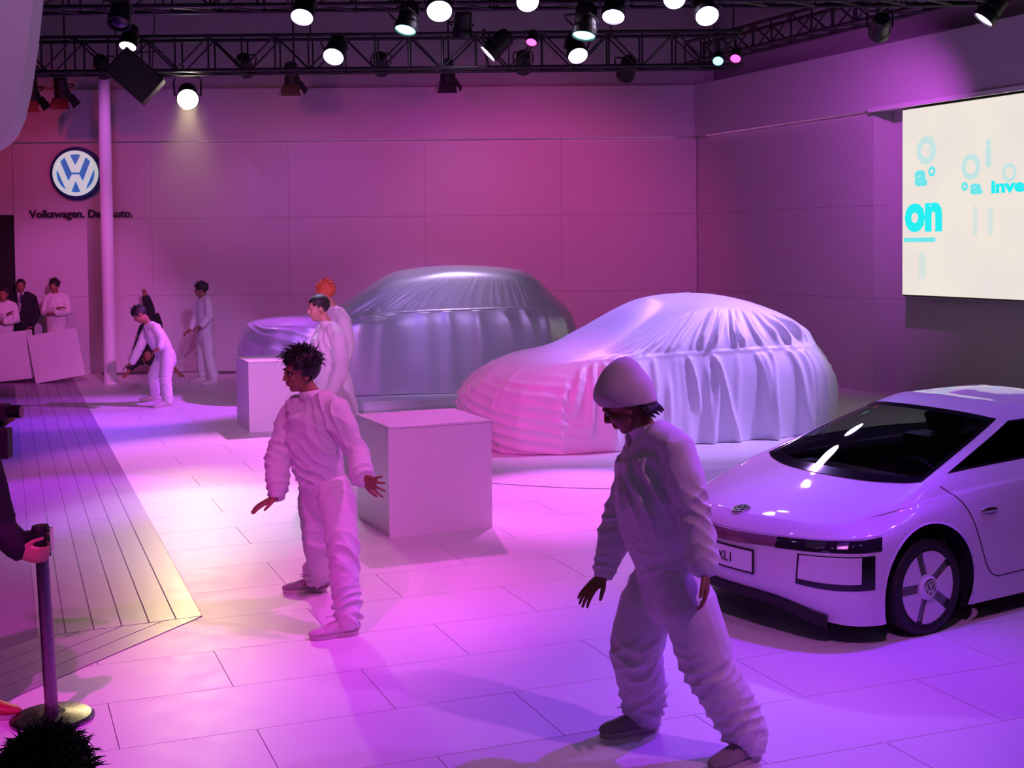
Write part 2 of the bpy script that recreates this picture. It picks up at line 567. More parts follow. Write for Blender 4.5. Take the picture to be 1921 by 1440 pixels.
def tilt_box(px, name_label, lo, tilt):
    t = thing('tilted_box', name_label, 'box', lo, 'tilted white boxes', (0, -tilt, 0))
    MB().box((0, 0, 0), (.815, .30, .785)).build('body', M['white'], t, bevel=.006)
    MB().box((.02, -.004, .02), (.795, .004, .765)).build('front_board', M['white'], t, bevel=.001)
tilt_box(0, 'tilted white box leaning against the column side of the box pair', (-7.76, 21.25, 0), math.radians(9.8))
tilt_box(0, 'tilted white box leaning on the doorway side of the box pair', (-8.66, 21.30, 0), math.radians(6.0))
pf = thing('car_platform', 'low white platform under the silver-draped car', 'platform', (-2.95, 16.93, 0), rot=(0, 0, ANG))
MB().box((0, 0, 0), (5.9, 2.55, .095)).build('deck', M['white'], pf, bevel=.004)
MB().box((-.012, -.012, .085), (5.912, 2.56, .112)).build('edge_board', M['white'], pf, bevel=.004)
tt = thing('turntable', 'round floor turntable under the white-draped rounded car', 'turntable', (1.31, 14.88, 0))
MB().lathe([(3.285, .0005), (3.285, .0022)], 128).build('gap_ring', M['joint'], tt)
MB().lathe([(3.27, .0), (3.27, .0045)], 128).build('disc', M['tile'], tt)

# ------------------------------------------------------------------ queue stanchion
st = thing('queue_stanchion', 'steel queue barrier post with a round base held by a dark sleeved hand', 'stanchion', (-2.17, 6.05, 0))
MB().lathe([(.19, 0), (.19, .012), (.175, .022), (.06, .036), (.0, .036)], 40).build('base_plate', M['steel'], st, smooth=False)
MB().lathe([(.034, .03), (.034, .055), (.0, .055)], 24).build('collar', M['chrome'], st)
fr = Matrix.Rotation(math.radians(-2.2), 4, 'Y')
MB().lathe([(.0, .03), (.030, .03), (.030, .78), (.0, .78)], 24, fr).build('post', M['steel'], st, smooth=False)
MB().lathe([(.0, .77), (.041, .77), (.041, .90), (.036, .915), (.0, .915)], 24, fr).build('belt_head', M['black'], st)
MB().box((.034, -.025, .79), (.052, .025, .90), fr).build('belt_clip', M['chrome'], st, bevel=.003)
MB().box((-.10, -.022, .83), (-.036, .022, .89), fr).build('belt_end', M['black'], st, bevel=.003)

# ------------------------------------------------------------------ lighting rig
def truss(label, a, b, z0, z1, depth, bays):
    a, b = Vector(a), Vector(b)
    d = (b - a)
    L = d.length
    t = thing('lighting_truss', label, 'truss', (a + b) / 2 + Vector((0, 0, z0)), 'lighting trusses', (0, 0, math.atan2(d.y, d.x)))
    h = z1 - z0
    ch = MB().tube([(-L / 2, 0, 0), (L / 2, 0, 0)], .026, 10).mesh('chord')
    ch.materials.append(M['truss'])
    for y in (-depth / 2, depth / 2):
        for z in (0, h):
            o = bpy.data.objects.new('chord', ch)
            o.location = (0, y, z)
            link(o, t)
    bw = L / bays
    up = MB().tube([(0, 0, 0), (bw, 0, h)], .014, 6).mesh('brace')
    dn = MB().tube([(0, 0, h), (bw, 0, 0)], .014, 6).mesh('brace')
    vt = MB().tube([(0, 0, 0), (0, 0, h)], .014, 6).mesh('brace')
    cx = MB().tube([(0, -depth / 2, 0), (bw, depth / 2, 0)], .014, 6).mesh('brace')
    for m_ in (up, dn, vt, cx):
        m_.materials.append(M['truss'])
    for i in range(bays):
        x = -L / 2 + i * bw
        for y in (-depth / 2, depth / 2):
            for mm in ((up if i % 2 else dn), vt):
                o = bpy.data.objects.new('brace', mm)
                o.location = (x, y, 0)
                link(o, t)
        o = bpy.data.objects.new('brace', cx)
        o.location = (x, 0, 0)
        link(o, t)
    # hangers to the roof
    for x in (-L * .35, 0, L * .35):
        MB().tube([(x, 0, h), (x, 0, 6.9 - z0)], .012, 6).build('hanger', M['truss'], t)
    return t
truss('lighting truss across the stage in front of the back wall', (-9, 18.9, 0), (3.3, 18.9, 0), 4.70, 5.18, .42, 26)
truss('lighting truss across the middle of the stage', (-7, 14.9, 0), (5.6, 14.9, 0), 4.88, 5.30, .40, 24)
truss('lighting truss running along the screen wall', tuple(CORN + RD * 1.2 + RN * .8), tuple(CORN + RD * 9.0 + RN * .8), 5.14, 5.48, .35, 16)
truss('lighting truss over the front of the stage', (-5, 8.0, 0), (6, 8.0, 0), 5.90, 6.3, .4, 20)
truss('lighting truss over the audience side', (-4, 3.6, 0), (5, 3.6, 0), 5.90, 6.3, .4, 16)

lens_cache = {}
def lens_mat(gel, s):
    k = (gel, s)
    if k not in lens_cache:
        c = GEL[gel]
        mx = max(c)
        c = tuple(.45 * x / mx + .55 for x in c) if gel in ('white', 'cold', 'lilac', 'violet', 'blue', 'yellow') else c
        lens_cache[k] = emis('lens_' + gel, c, s)
    return lens_cache[k]

can_mb = MB().lathe([(.0, -.30), (.075, -.30), (.095, -.26), (.10, -.10), (.115, -.06), (.115, .0), (.103, .0), (.103, -.025), (.0, -.026)], 24)
can_me = can_mb.mesh('can')
can_me.materials.append(M['can'])
yoke_me = MB().tube([(-.125, 0, -.12), (-.135, .12, -.12), (-.12, .20, -.12), (.12, .20, -.12), (.135, .12, -.12), (.125, 0, -.12)], .010, 6).mesh('yoke')
yoke_me.materials.append(M['can'])
flap = []
for k in range(4):
    m = Matrix.Rotation(k * PI / 2, 4, 'Z')
    me = MB().add([m @ Vector(p) for p in ((-.11, .112, 0), (.11, .112, 0), (.15, .19, .15), (-.15, .19, .15), (-.11, .116, 0), (.11, .116, 0), (.15, .196, .15), (-.15, .196, .15))],
                  [(0, 1, 2, 3), (7, 6, 5, 4), (0, 4, 5, 1), (1, 5, 6, 2), (2, 6, 7, 3), (3, 7, 4, 0)]).mesh('barn_door')
    me.materials.append(M['can'])
    flap.append(me)
lens_me = {}
def stage_lamp(label, group, pos, aim, gel, watts=0, cone=30, blend=.5, lens=20.0, size=1.0, barn=False, soft=.06, hang=None, rgb=None):
    pos, aim = Vector(pos), Vector(aim)
    d = (aim - pos).normalized()
    q = d.to_track_quat('Z', 'Y')
    t = thing('stage_lamp', label, 'stage lamp', pos, group)
    t.rotation_mode = 'QUATERNION'
    t.rotation_quaternion = q
    t.scale = (size,) * 3
    for nm, me in (('can', can_me), ('yoke', yoke_me)):
        link(bpy.data.objects.new(nm, me), t)
    k = (gel, lens)
    if k not in lens_me:
        me = MB().lathe([(.102, -.022), (.09, -.012), (.05, -.003), (.0, 0.0)], 24).mesh('lens')
        me.materials.append(lens_mat(gel, lens) if lens > 0 else M['gloss'])
        for p in me.polygons:
            p.use_smooth = True
        lens_me[k] = me
    link(bpy.data.objects.new('lens', lens_me[k]), t)
    if barn:
        for me in flap:
            link(bpy.data.objects.new('barn_door', me), t)
    # clamp arm up to the truss or roof
    inv_q = q.inverted()
    if hang is None:                     # clamp on the nearest chord of the truss
        if pos.y > 18.8:                 # rear chord of the back truss
            hang = (pos.x, 19.125, 4.70)
        elif pos.y > 16.5:
            hang = (pos.x, 18.675, 4.70 if pos.z < 4.85 else 5.18)
        elif pos.y > 12:
            hang = (pos.x, 14.67, 4.88)
        elif pos.y > 6:
            hang = (pos.x, 7.79, 5.87)
        else:
            hang = (pos.x, 3.39, 5.87)
    elif hang == 'roof':
        hang = (pos.x, pos.y + .05, 6.895)
    a = Vector((0, .20, -.12))
    b = inv_q @ ((Vector(hang) - pos) / size)
    MB().tube([a, (a + b) / 2 + Vector((0, .02, 0)), b], .014, 6).build('clamp_arm', M['can'], t)
    if watts > 0:
        ld = bpy.data.lights.new('lamp_light', 'SPOT')
        ld.energy = watts
        ld.color = rgb or GEL[gel]
        ld.spot_size = math.radians(cone)
        ld.spot_blend = blend
        ld.shadow_soft_size = soft
        lo = bpy.data.objects.new('lamp_light', ld)
        link(lo, t)
        lo.rotation_euler = (PI, 0, 0)
        lo.location = (0, 0, .02)
    return t

# dark loudspeaker box hung on its corner above the back of the stage
sp = thing('hanging_speaker', 'dark loudspeaker box hung on its corner beside the warm spotlight', 'speaker', (-4.79, 17.2, 4.06), rot=(0, math.radians(42), math.radians(12)))
MB().box((-.62, -.22, 0), (0, .22, .42)).build('cabinet', M['black'], sp, bevel=.012)
MB().box((-.60, -.228, .02), (-.02, -.220, .40)).build('grille', M['can'], sp)
for x in (-.55, -.08):
    MB().tube([(x, 0, .42), (x + .3, 0, .70)], .010, 6).build('hanger', M['truss'], sp)
MB().tube([(-.20, 0, .40), (-1.70, 0, 2.30)], .008, 6).build('wire', M['truss'], sp)
GB = 'blue white lamps glowing in the rig'
LB = 'blue white glowing stage lamp on the middle truss'
# lamps in view on the middle truss: position, aim, watts, cone, blend, size, gel colour
for pos, aim, wt, cone, bl, size, rgb in (
        ((-2.23, 14.2, 4.65), (-2.6, 10.6, 0), 1000, 30, .7, 1.15, (.55, .50, 1)),
        ((-0.75, 14.2, 4.70), (-0.5, 9.9, .6), 750, 24, .7, 1.3, (1, .11, .95)),
        ((0.20, 14.2, 4.79), (0.5, 8.2, 0), 40, 34, .7, 1.15, (.42, .1, 1)),
        ((1.12, 14.2, 4.62), (0.5, 11.3, 0), 1800, 30, .7, 1.15, (.9, .13, 1)),
        ((2.13, 14.2, 4.62), (2.5, 9.2, 0), 640, 40, .7, 1.2, (.38, .24, 1)),
        ((1.78, 14.2, 4.81), (1.7, 6.5, 0), 60, 36, .7, 1.15, (.42, .1, 1))):
    stage_lamp(LB, GB, pos, aim, 'lilac', wt, cone, bl, 24, size, rgb=rgb)
stage_lamp('added dark stage lamp on the middle truss above the plank border', 'dark lamp', (-4.2, 14.2, 4.60), (-4.0, 11.4, 0), 'pink', 1250, 30, .7, 0, 1.1, rgb=(.45, .02, 1))  # added lamp with a dark lens, lifts the planks below
stage_lamp('stage lamp at the screen end of the middle truss lighting the white-draped car', 'side key lamp', (5.1, 14.2, 4.55), (2.1, 14.5, .9), 'lilac', 1550, 44, .8, 6, 1.1, rgb=(.47, .26, 1))
stage_lamp('added dark stage lamp on the middle truss turned to the screen wall', 'screen wall lamp', (4.3, 15.35, 4.60), (5.0, 19.6, 2.9), 'pink', 420, 80, 1, 0, 1.1, hang=(4.3, 15.13, 4.88), rgb=(.80, .10, 1))  # added to brighten the screen wall
GC = 'greenish white lamps glowing in the rig'
LC = 'pale cyan glowing stage lamp tipped flat in the lighting rig'
stage_lamp(LC, GC, (-1.12, 14.2, 4.50), (-1.7, 13.0, 1.5), 'cyan', 0, 30, .5, 5, 1.1)
stage_lamp(LC, GC, (0.80, 14.2, 4.42), (0.3, 13.2, 1.0), 'cyan', 0, 30, .5, 5, 1.2)
# lamps in view on the back truss
GB2 = 'blue white lamps on the back truss'
LB2 = 'blue white glowing stage lamp on the back truss'
for pos, aim, wt, cone, bl, size, rgb in (
        ((-2.42, 18.1, 4.78), (-3.2, 13.2, 0), 2000, 38, .7, 1.35, (.96, .20, 1)),
        ((-0.65, 18.1, 5.05), (-1.0, 19.3, 1.6), 420, 46, .8, 1.2, (.72, .52, 1)),
        ((-0.30, 18.1, 4.80), (-5.4, 17.6, 0), 2500, 34, .6, 1.35, (.55, .06, 1)),
        ((0.94, 18.1, 4.76), (1.8, 14.6, 1.0), 950, 40, .7, 1.3, (.30, .14, 1)),
        ((-5.24, 18.1, 4.95), (-5.6, 15.5, 0), 1250, 44, .8, 1.1, (.18, .03, 1))):
    stage_lamp(LB2, GB2, pos, aim, 'lilac', wt, cone, bl, 24, size, rgb=rgb)
GM = 'magenta lamps in the rig'
LM = 'small magenta glowing stage lamp on the back truss'
stage_lamp('magenta stage lamp on the back truss turned to the wall', 'magenta wall lamp', (1.71, 19.55, 4.66), (1.2, 23.1, 2.0), 'magenta', 90, 90, 1, 0, 1.2, rgb=(1, .03, .25))
stage_lamp(LM, GM, (0.30, 18.1, 4.95), (-0.4, 15.6, 1.8), 'magenta', 0, 40, .5, 5, .7)
stage_lamp(LM, GM, (3.10, 18.1, 4.70), (2.4, 16, 2.6), 'magenta', 0, 40, .5, 4, .7)
stage_lamp('small pale cyan glowing stage lamp beside a magenta one near the rig corner', 'cyan corner lamp', (2.86, 18.1, 4.67), (2.4, 16, 3), 'cyan', 0, 40, .5, 3, .7)
# added wall washers behind the back truss, lighting the wall away from the viewer
for x, wt, rgb in ((-8.2, 110, (1, .03, .12)), (-6.0, 88, (.87, .17, 1)), (-3.9, 76, (1, .15, .30)), (-1.9, 102, (1, .04, .86)), (0.2, 210, (1, .07, .56))):
    stage_lamp('added dark wall washer lamp on the far side of the back truss', 'wall washers behind the back truss', (x, 19.55, 4.78), (x, 23.1, 2.3), 'pink', wt, 105, 1, 0, 1.1, rgb=rgb)
# the warm key lamp that looks into the lens
stage_lamp('warm yellow spotlight shining toward the stage front', 'warm key lamp', (-4.82, 19.7, 4.40), (-2.45, 9.9, 0.0), 'yellow', 980, 21, .85, 60, 1.5, soft=.08)
# dark barn-door floods washing the back wall
GF = 'dark barn door floods along the wall top'
for x, z, wt, gel in ((-7.79, 4.64, 4, 'pink'), (-7.30, 4.68, 4, 'violet'), (-3.55, 4.86, 30, 'violet'), (-1.01, 4.88, 14, 'white')):
    stage_lamp('dark barn door flood lamp against the wall top', GF, (x, 21.5, z), (x + .05, 22.6, 2.0), gel, wt, 110, 1, 0, 1.1, True, hang='roof')
# unseen lamps out of frame; audience row and some front ones added as fill
GA = 'front lamps above the stage edge'
LA = 'unseen stage lamp on the front truss above the stage edge'
for x, aim, wt, cone, rgb in (
        (-3.4, (-2.2, 19.0, .9), 900, 20, (.12, .10, 1)), (-1.6, (0.1, 13.6, .8), 1350, 19, (1, .04, .66)), (4.85, (2.4, 14.2, .9), 900, 24, (.34, .20, 1)),
        (0.4, (-0.9, 19.0, 1.2), 800, 18, (.62, .36, 1)), (2.3, (-1.4, 7.9, .4), 620, 40, (1, .09, .90)), (3.2, (1.0, 6.0, .3), 1080, 54, (.25, .0, 1)),
        (4.1, (2.6, 8.6, .4), 350, 50, (.18, .07, 1)), (-0.7, (-7.2, 21.3, 1.2), 3900, 16, (1, .15, .90)),  # the second one is added to lift the tilted boxes
        (5.2, (0.8, 5.6, .8), 420, 30, (.35, .11, 1)), (-0.2, (-4.9, 20.6, 1.0), 1500, 11, (.55, .26, 1))):  # both added, for the hat dancer and the upright dancer
    stage_lamp(LA, GA, (x, 7.6 if x != 5.2 else 7.0, 5.28), aim, 'lilac', wt, cone, .8, 16, 1.2, rgb=rgb)
for x, aim, wt, cone, rgb in (  # audience row, added to fill the viewer side
        (-2.6, (-2.8, 6.4, 0), 900, 56, (1, .03, .82)), (-0.8, (-3.4, 15.0, .6), 3000, 22, (.92, .24, 1)), (0.8, (2.6, 8.0, .4), 400, 44, (.85, .18, 1)),
        (2.2, (0.2, 10.6, .4), 760, 34, (1, .08, .9)), (-0.1, (-1.0, 8.4, 1.0), 260, 24, (1, .30, .80)), (-3.5, (-3.7, 9.0, 3.5), 330, 34, (.9, .34, 1)), (3.6, (0.9, 5.5, .7), 420, 34, (.85, .20, .9))):
    stage_lamp('unseen fill lamp added on the audience truss above the viewers', 'unseen fill lamps above the viewers', (x, 3.3, 5.28), aim, 'lilac', wt, cone, .8, 16, 1.2, rgb=rgb)

# smoke drifting through the beam of the warm spotlight
ka, kb = Vector((-4.82, 19.7, 4.40)), Vector((-2.45, 9.9, 0.0))
kd = (kb - ka).normalized()
hz = bpy.data.materials.new('beam_smoke')
hz.use_nodes = True
nt = hz.node_tree
nt.nodes.remove(nt.nodes['Principled BSDF'])
sc_ = nt.nodes.new('ShaderNodeVolumeScatter')
sc_.inputs['Color'].default_value = (1, .97, .92, 1)
sc_.inputs['Anisotropy'].default_value = 0.3
tc = nt.nodes.new('ShaderNodeTexCoord')
sx = nt.nodes.new('ShaderNodeSeparateXYZ')
mr = nt.nodes.new('ShaderNodeMapRange')
mr.inputs['From Min'].default_value = 0.2
mr.inputs['From Max'].default_value = 5.6
mr.inputs['To Min'].default_value = 0.035
mr.inputs['To Max'].default_value = 0.0
nt.links.new(tc.outputs['Object'], sx.inputs['Vector'])
nt.links.new(sx.outputs['Z'], mr.inputs['Value'])
nt.links.new(mr.outputs['Result'], sc_.inputs['Density'])
nt.links.new(sc_.outputs['Volume'], nt.nodes['Material Output'].inputs['Volume'])
bm_ = MB().lathe([(.12, .03), (.12 + 5.7 * math.tan(math.radians(11.0)), 5.7)], 40).build('beam_smoke', hz)
bm_.location = ka
bm_.rotation_mode = 'QUATERNION'
bm_.rotation_quaternion = kd.to_track_quat('Z', 'Y')
bm_['kind'] = 'stuff'
bm_['label'] = 'faint smoke lit inside the beam of the warm spotlight'
bm_['category'] = 'haze'

# ------------------------------------------------------------------ ring surfaces (draped cars and the sports car body)
def cr_w(u):
    u2, u3 = u * u, u * u * u
    return (-.5 * u + u2 - .5 * u3, 1 - 2.5 * u2 + 1.5 * u3, .5 * u + 2 * u2 - 1.5 * u3, -.5 * u2 + .5 * u3)

class RingSurf:
    """closed plan rings (half rings mirrored about y = 0) from the bottom up to a crown point"""
    def __init__(self, rings, crown):
        self.C = len(rings[0]) - 1
        full = []
        for r in rings:
            h = [tuple(p) for p in r]
            full.append(h + [(x, -y, z) for x, y, z in h[-2:0:-1]])
        self.R = np.array(full, float)
        self.crown = np.array(crown, float)
        self.K = len(rings)
    def ring(self, k, s):
        n = 2 * self.C
        i = np.floor(s).astype(int)
        w = cr_w(s - i)
        P = self.R[k]
        return sum(w[j][:, None] * P[(i + j - 1) % n] for j in range(4))
    def grid(self, s, t):
        s = np.asarray(s, float)
        t = np.asarray(t, float)
        rs = [self.ring(k, s) for k in range(self.K)]
        rs = [2 * rs[0] - rs[1]] + rs + [np.repeat(self.crown[None], len(s), 0), self.ring(self.K - 1, s + self.C)]
        rs = np.array(rs)
        i = np.clip(np.floor(t).astype(int), 0, self.K - 1)
        w = cr_w(t - i)
        return sum(w[j][:, None, None] * rs[i + j] for j in range(4))
    def normals(self, s, t, e=0.01):
        du = self.grid(s + e, t) - self.grid(s - e, t)
        tt = np.clip(t, 0.0, self.K - .02)
        dv = self.grid(s, tt + e) - self.grid(s, tt)
        n = np.cross(du, dv)
        l = np.linalg.norm(n, axis=2, keepdims=True)
        n = n / np.maximum(l, 1e-9)
        c = self.grid(s, tt) - np.array([0, 0, .3])
        flip = np.sign((n * c).sum(axis=2).mean())
        return n * flip

def rnd_noise(seed, n=6, fmin=.5, fmax=3.0):
    rg = np.random.RandomState(seed)
    f = rg.uniform(fmin, fmax, n)
    p = rg.uniform(0, 2 * PI, n)
    a = rg.uniform(.5, 1, n)
    return lambda x: sum(a[i] * np.sin(f[i] * x + p[i]) for i in range(n)) / a.sum()

def sm(a, b, x):
    u = np.clip((x - a) / (b - a), 0, 1)
    return u * u * (3 - 2 * u)

def grid_mesh(name, P, wrap=True):
    nt_, ns = P.shape[:2]
    idx = np.arange(nt_ * ns).reshape(nt_, ns)
    a = idx[:-1]
    b = idx[1:]
    a2, b2 = (np.roll(a, -1, 1), np.roll(b, -1, 1)) if wrap else (None, None)
    if not wrap:
        a, a2, b, b2 = idx[:-1, :-1], idx[:-1, 1:], idx[1:, :-1], idx[1:, 1:]
    q = np.stack([a, a2, b2, b], -1).reshape(-1, 4)
    me = bpy.data.meshes.new(name)
    me.from_pydata([tuple(p) for p in P.reshape(-1, 3).tolist()], [], q.tolist())
    me.update()
    return me

def draped_car(name, label, rings, crown, loc, heading, zone, material, mirror, seed, amp, lam):
    S = RingSurf(rings, crown)
    ns, ntn = 720, 130
    s = np.linspace(0, 2 * S.C, ns, endpoint=False)
    t = np.concatenate([np.linspace(0, S.K - 1, 110), S.K - 1 + np.linspace(0, 1, 21)[1:] ** 1.0 * .985])
    P = S.grid(s, t)
    N = S.normals(s, t)
    fl = P[0]
    arc = np.concatenate([[0], np.cumsum(np.linalg.norm(np.diff(fl, axis=0), axis=1))])
    A, T = np.meshgrid(arc, t)
    n1, n2, n3, n4 = [rnd_noise(seed + i, 7, 1.0, 7.0) for i in range(4)]
    tb, tr = zone                                  # ring index of the belt and of the roof edge
    side = np.abs(N[..., 1])                       # 1 on the flanks
    sharp = lambda x: (0.5 + 0.5 * np.sin(x)) ** 2.2
    rg = np.random.RandomState(seed)
    total = arc[-1] + np.linalg.norm(fl[0] - fl[-1])
    def pleats(spacing, w0, w1, slant, coord):
        out = np.zeros_like(A)
        x = 0.0
        while x < total:
            x += spacing * rg.uniform(.35, 1.7)
            w, a_ = rg.uniform(w0, w1), rg.uniform(.25, 1.0)
            sl_ = rg.normal() * slant
            lo, hi = rg.uniform(-.6, .25), rg.uniform(.6, 1.5)
            d_ = (A - x - sl_ * coord + total / 2) % total - total / 2
            out += a_ * np.exp(-(d_ / (w * (.7 + .6 * coord))) ** 2) * sm(lo, lo + .3, coord) * (1 - sm(hi - .25, hi, coord))
        return out
    # pleats over the windows, then pleats hanging from the belt to the floor
    flank_ = sm(.35, .75, side) * sm(1.6, 2.3, np.minimum(s, 2 * S.C - s))[None, :]
    zw = np.clip((T - tb) / (tr - tb), 0, 1)
    win = np.sin(PI * np.clip(zw * 1.08, 0, 1)) ** .8
    p1 = pleats(lam[0], lam[0] * .16, lam[0] * .34, .06, 1 - zw)
    hang_ = np.clip((tb - T) / tb, 0, 1)
    p2 = pleats(lam[1], lam[1] * .14, lam[1] * .36, .10, hang_)
    p3 = np.sin(2 * PI * A / (lam[1] * 4.1) + 2 * n1(A))
    front = flank_
    disp = amp[0] * win * p1 * flank_ + amp[1] * sm(0, .10, hang_) * (.55 + .45 * hang_) * p2 * (.35 + .65 * flank_) + amp[2] * hang_ ** 1.5 * p3
    # crease where the cloth catches on the belt line
    disp += .012 * np.exp(-((T - tb) / .10) ** 2) * flank_
    # diagonal tension creases on nose and tail
    sl = T * 1.6 + A * 1.1
    disp += amp[1] * .30 * sm(.05, .4, hang_) * (1 - front) * sharp(2 * PI * sl / .55 + 2 * n3(A))
    P = P + N * disp[..., None]
    # tents over the door mirrors
    s_m, t_m, am = mirror
    for sc in (s_m, 2 * S.C - s_m):
        ds = np.abs(s - sc)
        below = np.clip(t / t_m, 0, 1) ** .55
        above = np.exp(-np.clip((t - t_m) / .30, 0, None) ** 2)
        wid = .10 + .34 * np.clip((t_m - t) / t_m, 0, 1)
        hgt = np.where(t < t_m, .30 + .70 * below, above)
        g = np.exp(-(ds[None, :] / wid[:, None]) ** 1.6) * hgt[:, None] * am
        P[..., 1] += np.sign(S.C - sc) * g
    P[0, :, 2] = 0.006
    P[..., 2] = np.maximum(P[..., 2], 0.004)
    o = mobj(name, grid_mesh(name, P), material, smooth=True)
    o.location = loc
    o.rotation_euler = (0, 0, heading)
    return tag(o, label, 'covered car')

z_ = lambda pts, z: [(x, y, z) for x, y in pts]
beetle = [
    z_([(2.10, 0), (1.88, .70), (1.28, .94), (0, .93), (-1.30, .96), (-1.98, .74), (-2.28, 0)], 0.0),
    z_([(2.19, 0), (1.94, .72), (1.32, .96), (0, .92), (-1.30, .99), (-2.06, .77), (-2.38, 0)], .33),
    [(2.14, 0, .62), (1.86, .70, .64), (1.28, .93, .70), (0, .90, .69), (-1.30, .98, .76), (-2.04, .76, .68), (-2.37, 0, .68)],
    [(1.78, 0, .90), (1.58, .52, .90), (1.15, .80, .94), (0, .86, .98), (-1.25, .90, 1.00), (-1.86, .68, .99), (-2.20, 0, .99)],
    [(.86, 0, 1.08), (.86, .46, 1.07), (.72, .72, 1.05), (-.1, .80, 1.14), (-1.15, .82, 1.19), (-1.68, .58, 1.24), (-1.92, 0, 1.26)],
    [(.14, 0, 1.46), (.12, .40, 1.44), (.0, .58, 1.42), (-.45, .62, 1.48), (-1.0, .60, 1.46), (-1.32, .42, 1.44), (-1.42, 0, 1.47)],
    [(-.12, 0, 1.575), (-.17, .22, 1.565), (-.27, .33, 1.555), (-.55, .35, 1.58), (-.82, .33, 1.575), (-.92, .2, 1.565), (-.96, 0, 1.575)],
]
HB = math.atan2(-.385, -.923)
draped_car('covered_car', 'rounded small car hidden under a white satin cover on the turntable', beetle, (-.55, 0, 1.605), (1.50, 14.96, .004), HB,
           (3.0, 5.0), M['clothB'], (2.45, 3.25, .17), 11, (.070, .085, .016), (.12, .15))
suv = [
    z_([(2.38, 0), (2.14, .80), (1.46, 1.0), (0, 1.0), (-1.46, 1.02), (-2.14, .85), (-2.40, 0)], 0.0),
    z_([(2.48, 0), (2.2, .82), (1.5, 1.01), (0, .98), (-1.5, 1.02), (-2.2, .86), (-2.48, 0)], .45),
    [(2.40, 0, .88), (2.1, .78, .88), (1.45, .96, .92), (0, .95, .92), (-1.45, .98, .93), (-2.15, .82, .92), (-2.42, 0, .92)],
    [(2.12, 0, 1.03), (1.9, .66, 1.02), (1.4, .85, 1.04), (0, .92, 1.10), (-1.4, .93, 1.12), (-2.05, .76, 1.13), (-2.32, 0, 1.13)],
    [(1.12, 0, 1.17), (1.12, .55, 1.15), (.98, .80, 1.13), (0, .87, 1.21), (-1.4, .88, 1.24), (-1.95, .7, 1.25), (-2.18, 0, 1.26)],
    [(.36, 0, 1.62), (.33, .5, 1.60), (.2, .66, 1.58), (-.5, .70, 1.66), (-1.3, .70, 1.64), (-1.70, .55, 1.60), (-1.80, 0, 1.62)],
    [(.0, 0, 1.73), (-.05, .3, 1.72), (-.2, .4, 1.72), (-.6, .42, 1.75), (-1.05, .4, 1.74), (-1.3, .3, 1.72), (-1.4, 0, 1.73)],
]
draped_car('covered_car', 'tall long car hidden under a shiny silver cover on the low platform', suv, (-.65, 0, 1.775), (-1.50, 19.22, .114), PI + math.radians(8),
           (3.6, 5.0), M['clothA'], (2.5, 3.7, .16), 23, (.014, .040, .020), (.055, .42))

# ------------------------------------------------------------------ the sports car
CO = Vector((1.878, 7.910, 0))
CH = math.radians(211)
car = thing('sports_car', 'low glossy white two seat sports car with covered aero front wheel and numberless plate', 'car', CO, rot=(0, 0, CH))
xl = [
    [(.74, 0, .215), (.70, .38, .20), (.60, .64, .13), (.42, .80, .115), (0, .82, .115), (-.45, .80, .115), (-1.2, .78, .115), (-2.2, .72, .12), (-2.95, .55, .20), (-3.05, 0, .22)],
    [(.80, 0, .30), (.755, .38, .30), (.635, .68, .27), (.43, .825, .27), (0, .84, .27), (-.45, .82, .27), (-1.2, .795, .27), (-2.2, .73, .28), (-3.0, .56, .32), (-3.08, 0, .35)],
    [(.80, 0, .475), (.745, .39, .495), (.625, .68, .505), (.42, .82, .51), (0, .84, .53), (-.45, .825, .52), (-1.2, .79, .52), (-2.2, .72, .54), (-3.0, .54, .55), (-3.08, 0, .55)],
    [(.765, 0, .560), (.705, .375, .570), (.575, .655, .58), (.38, .79, .60), (0, .815, .665), (-.45, .805, .68), (-1.2, .78, .68), (-2.2, .70, .68), (-2.95, .5, .68), (-3.03, 0, .68)],
    [(.60, 0, .655), (.55, .33, .66), (.42, .56, .665), (.25, .68, .69), (0, .745, .74), (-.45, .76, .775), (-1.2, .745, .80), (-2.2, .66, .80), (-2.8, .45, .78), (-2.9, 0, .78)],
    [(.06, 0, .780), (.03, .30, .780), (-.04, .50, .787), (-.10, .612, .80), (-.18, .69, .826), (-.50, .71, .85), (-1.2, .695, .87), (-2.1, .60, .86), (-2.6, .4, .86), (-2.7, 0, .87)],
    [(-.87, 0, 1.15), (-.88, .25, 1.145), (-.92, .40, 1.13), (-.96, .475, 1.115), (-1.03, .515, 1.105), (-1.2, .53, 1.11), (-1.6, .515, 1.11), (-2.0, .45, 1.07), (-2.3, .3, 1.03), (-2.35, 0, 1.04)],
    [(-1.12, 0, 1.205), (-1.13, .15, 1.20), (-1.16, .22, 1.20), (-1.20, .27, 1.195), (-1.26, .30, 1.19), (-1.36, .31, 1.19), (-1.6, .31, 1.19), (-1.8, .25, 1.175), (-1.95, .15, 1.155), (-2.0, 0, 1.155)],
]
crease = []
for c_, (q, lo) in enumerate(zip(xl[4], xl[3])):
    if c_ < 3:                                   # the nose stays smooth
        crease.append(tuple((a + b) / 2 + k for a, b, k in zip(q, lo, (.014, .004 * (c_ > 0), .014))))
    else:                                        # a sharper shoulder along the flank
        crease.append((q[0], q[1] + .022 if q[1] > 0 else 0.0, q[2] - .016))
xl.insert(4, crease)
XS = RingSurf(xl, (-1.5, 0, 1.225))
NC = XS.C
def uniq(*parts):
    return np.unique(np.round(np.concatenate(parts), 5))
half = uniq(np.linspace(0, NC, 235), np.array([.02, 3.35, 4.25, 6.6, 1.0, 3.15]))
sv = np.concatenate([half, (2 * NC - half)[::-1][1:-1]])
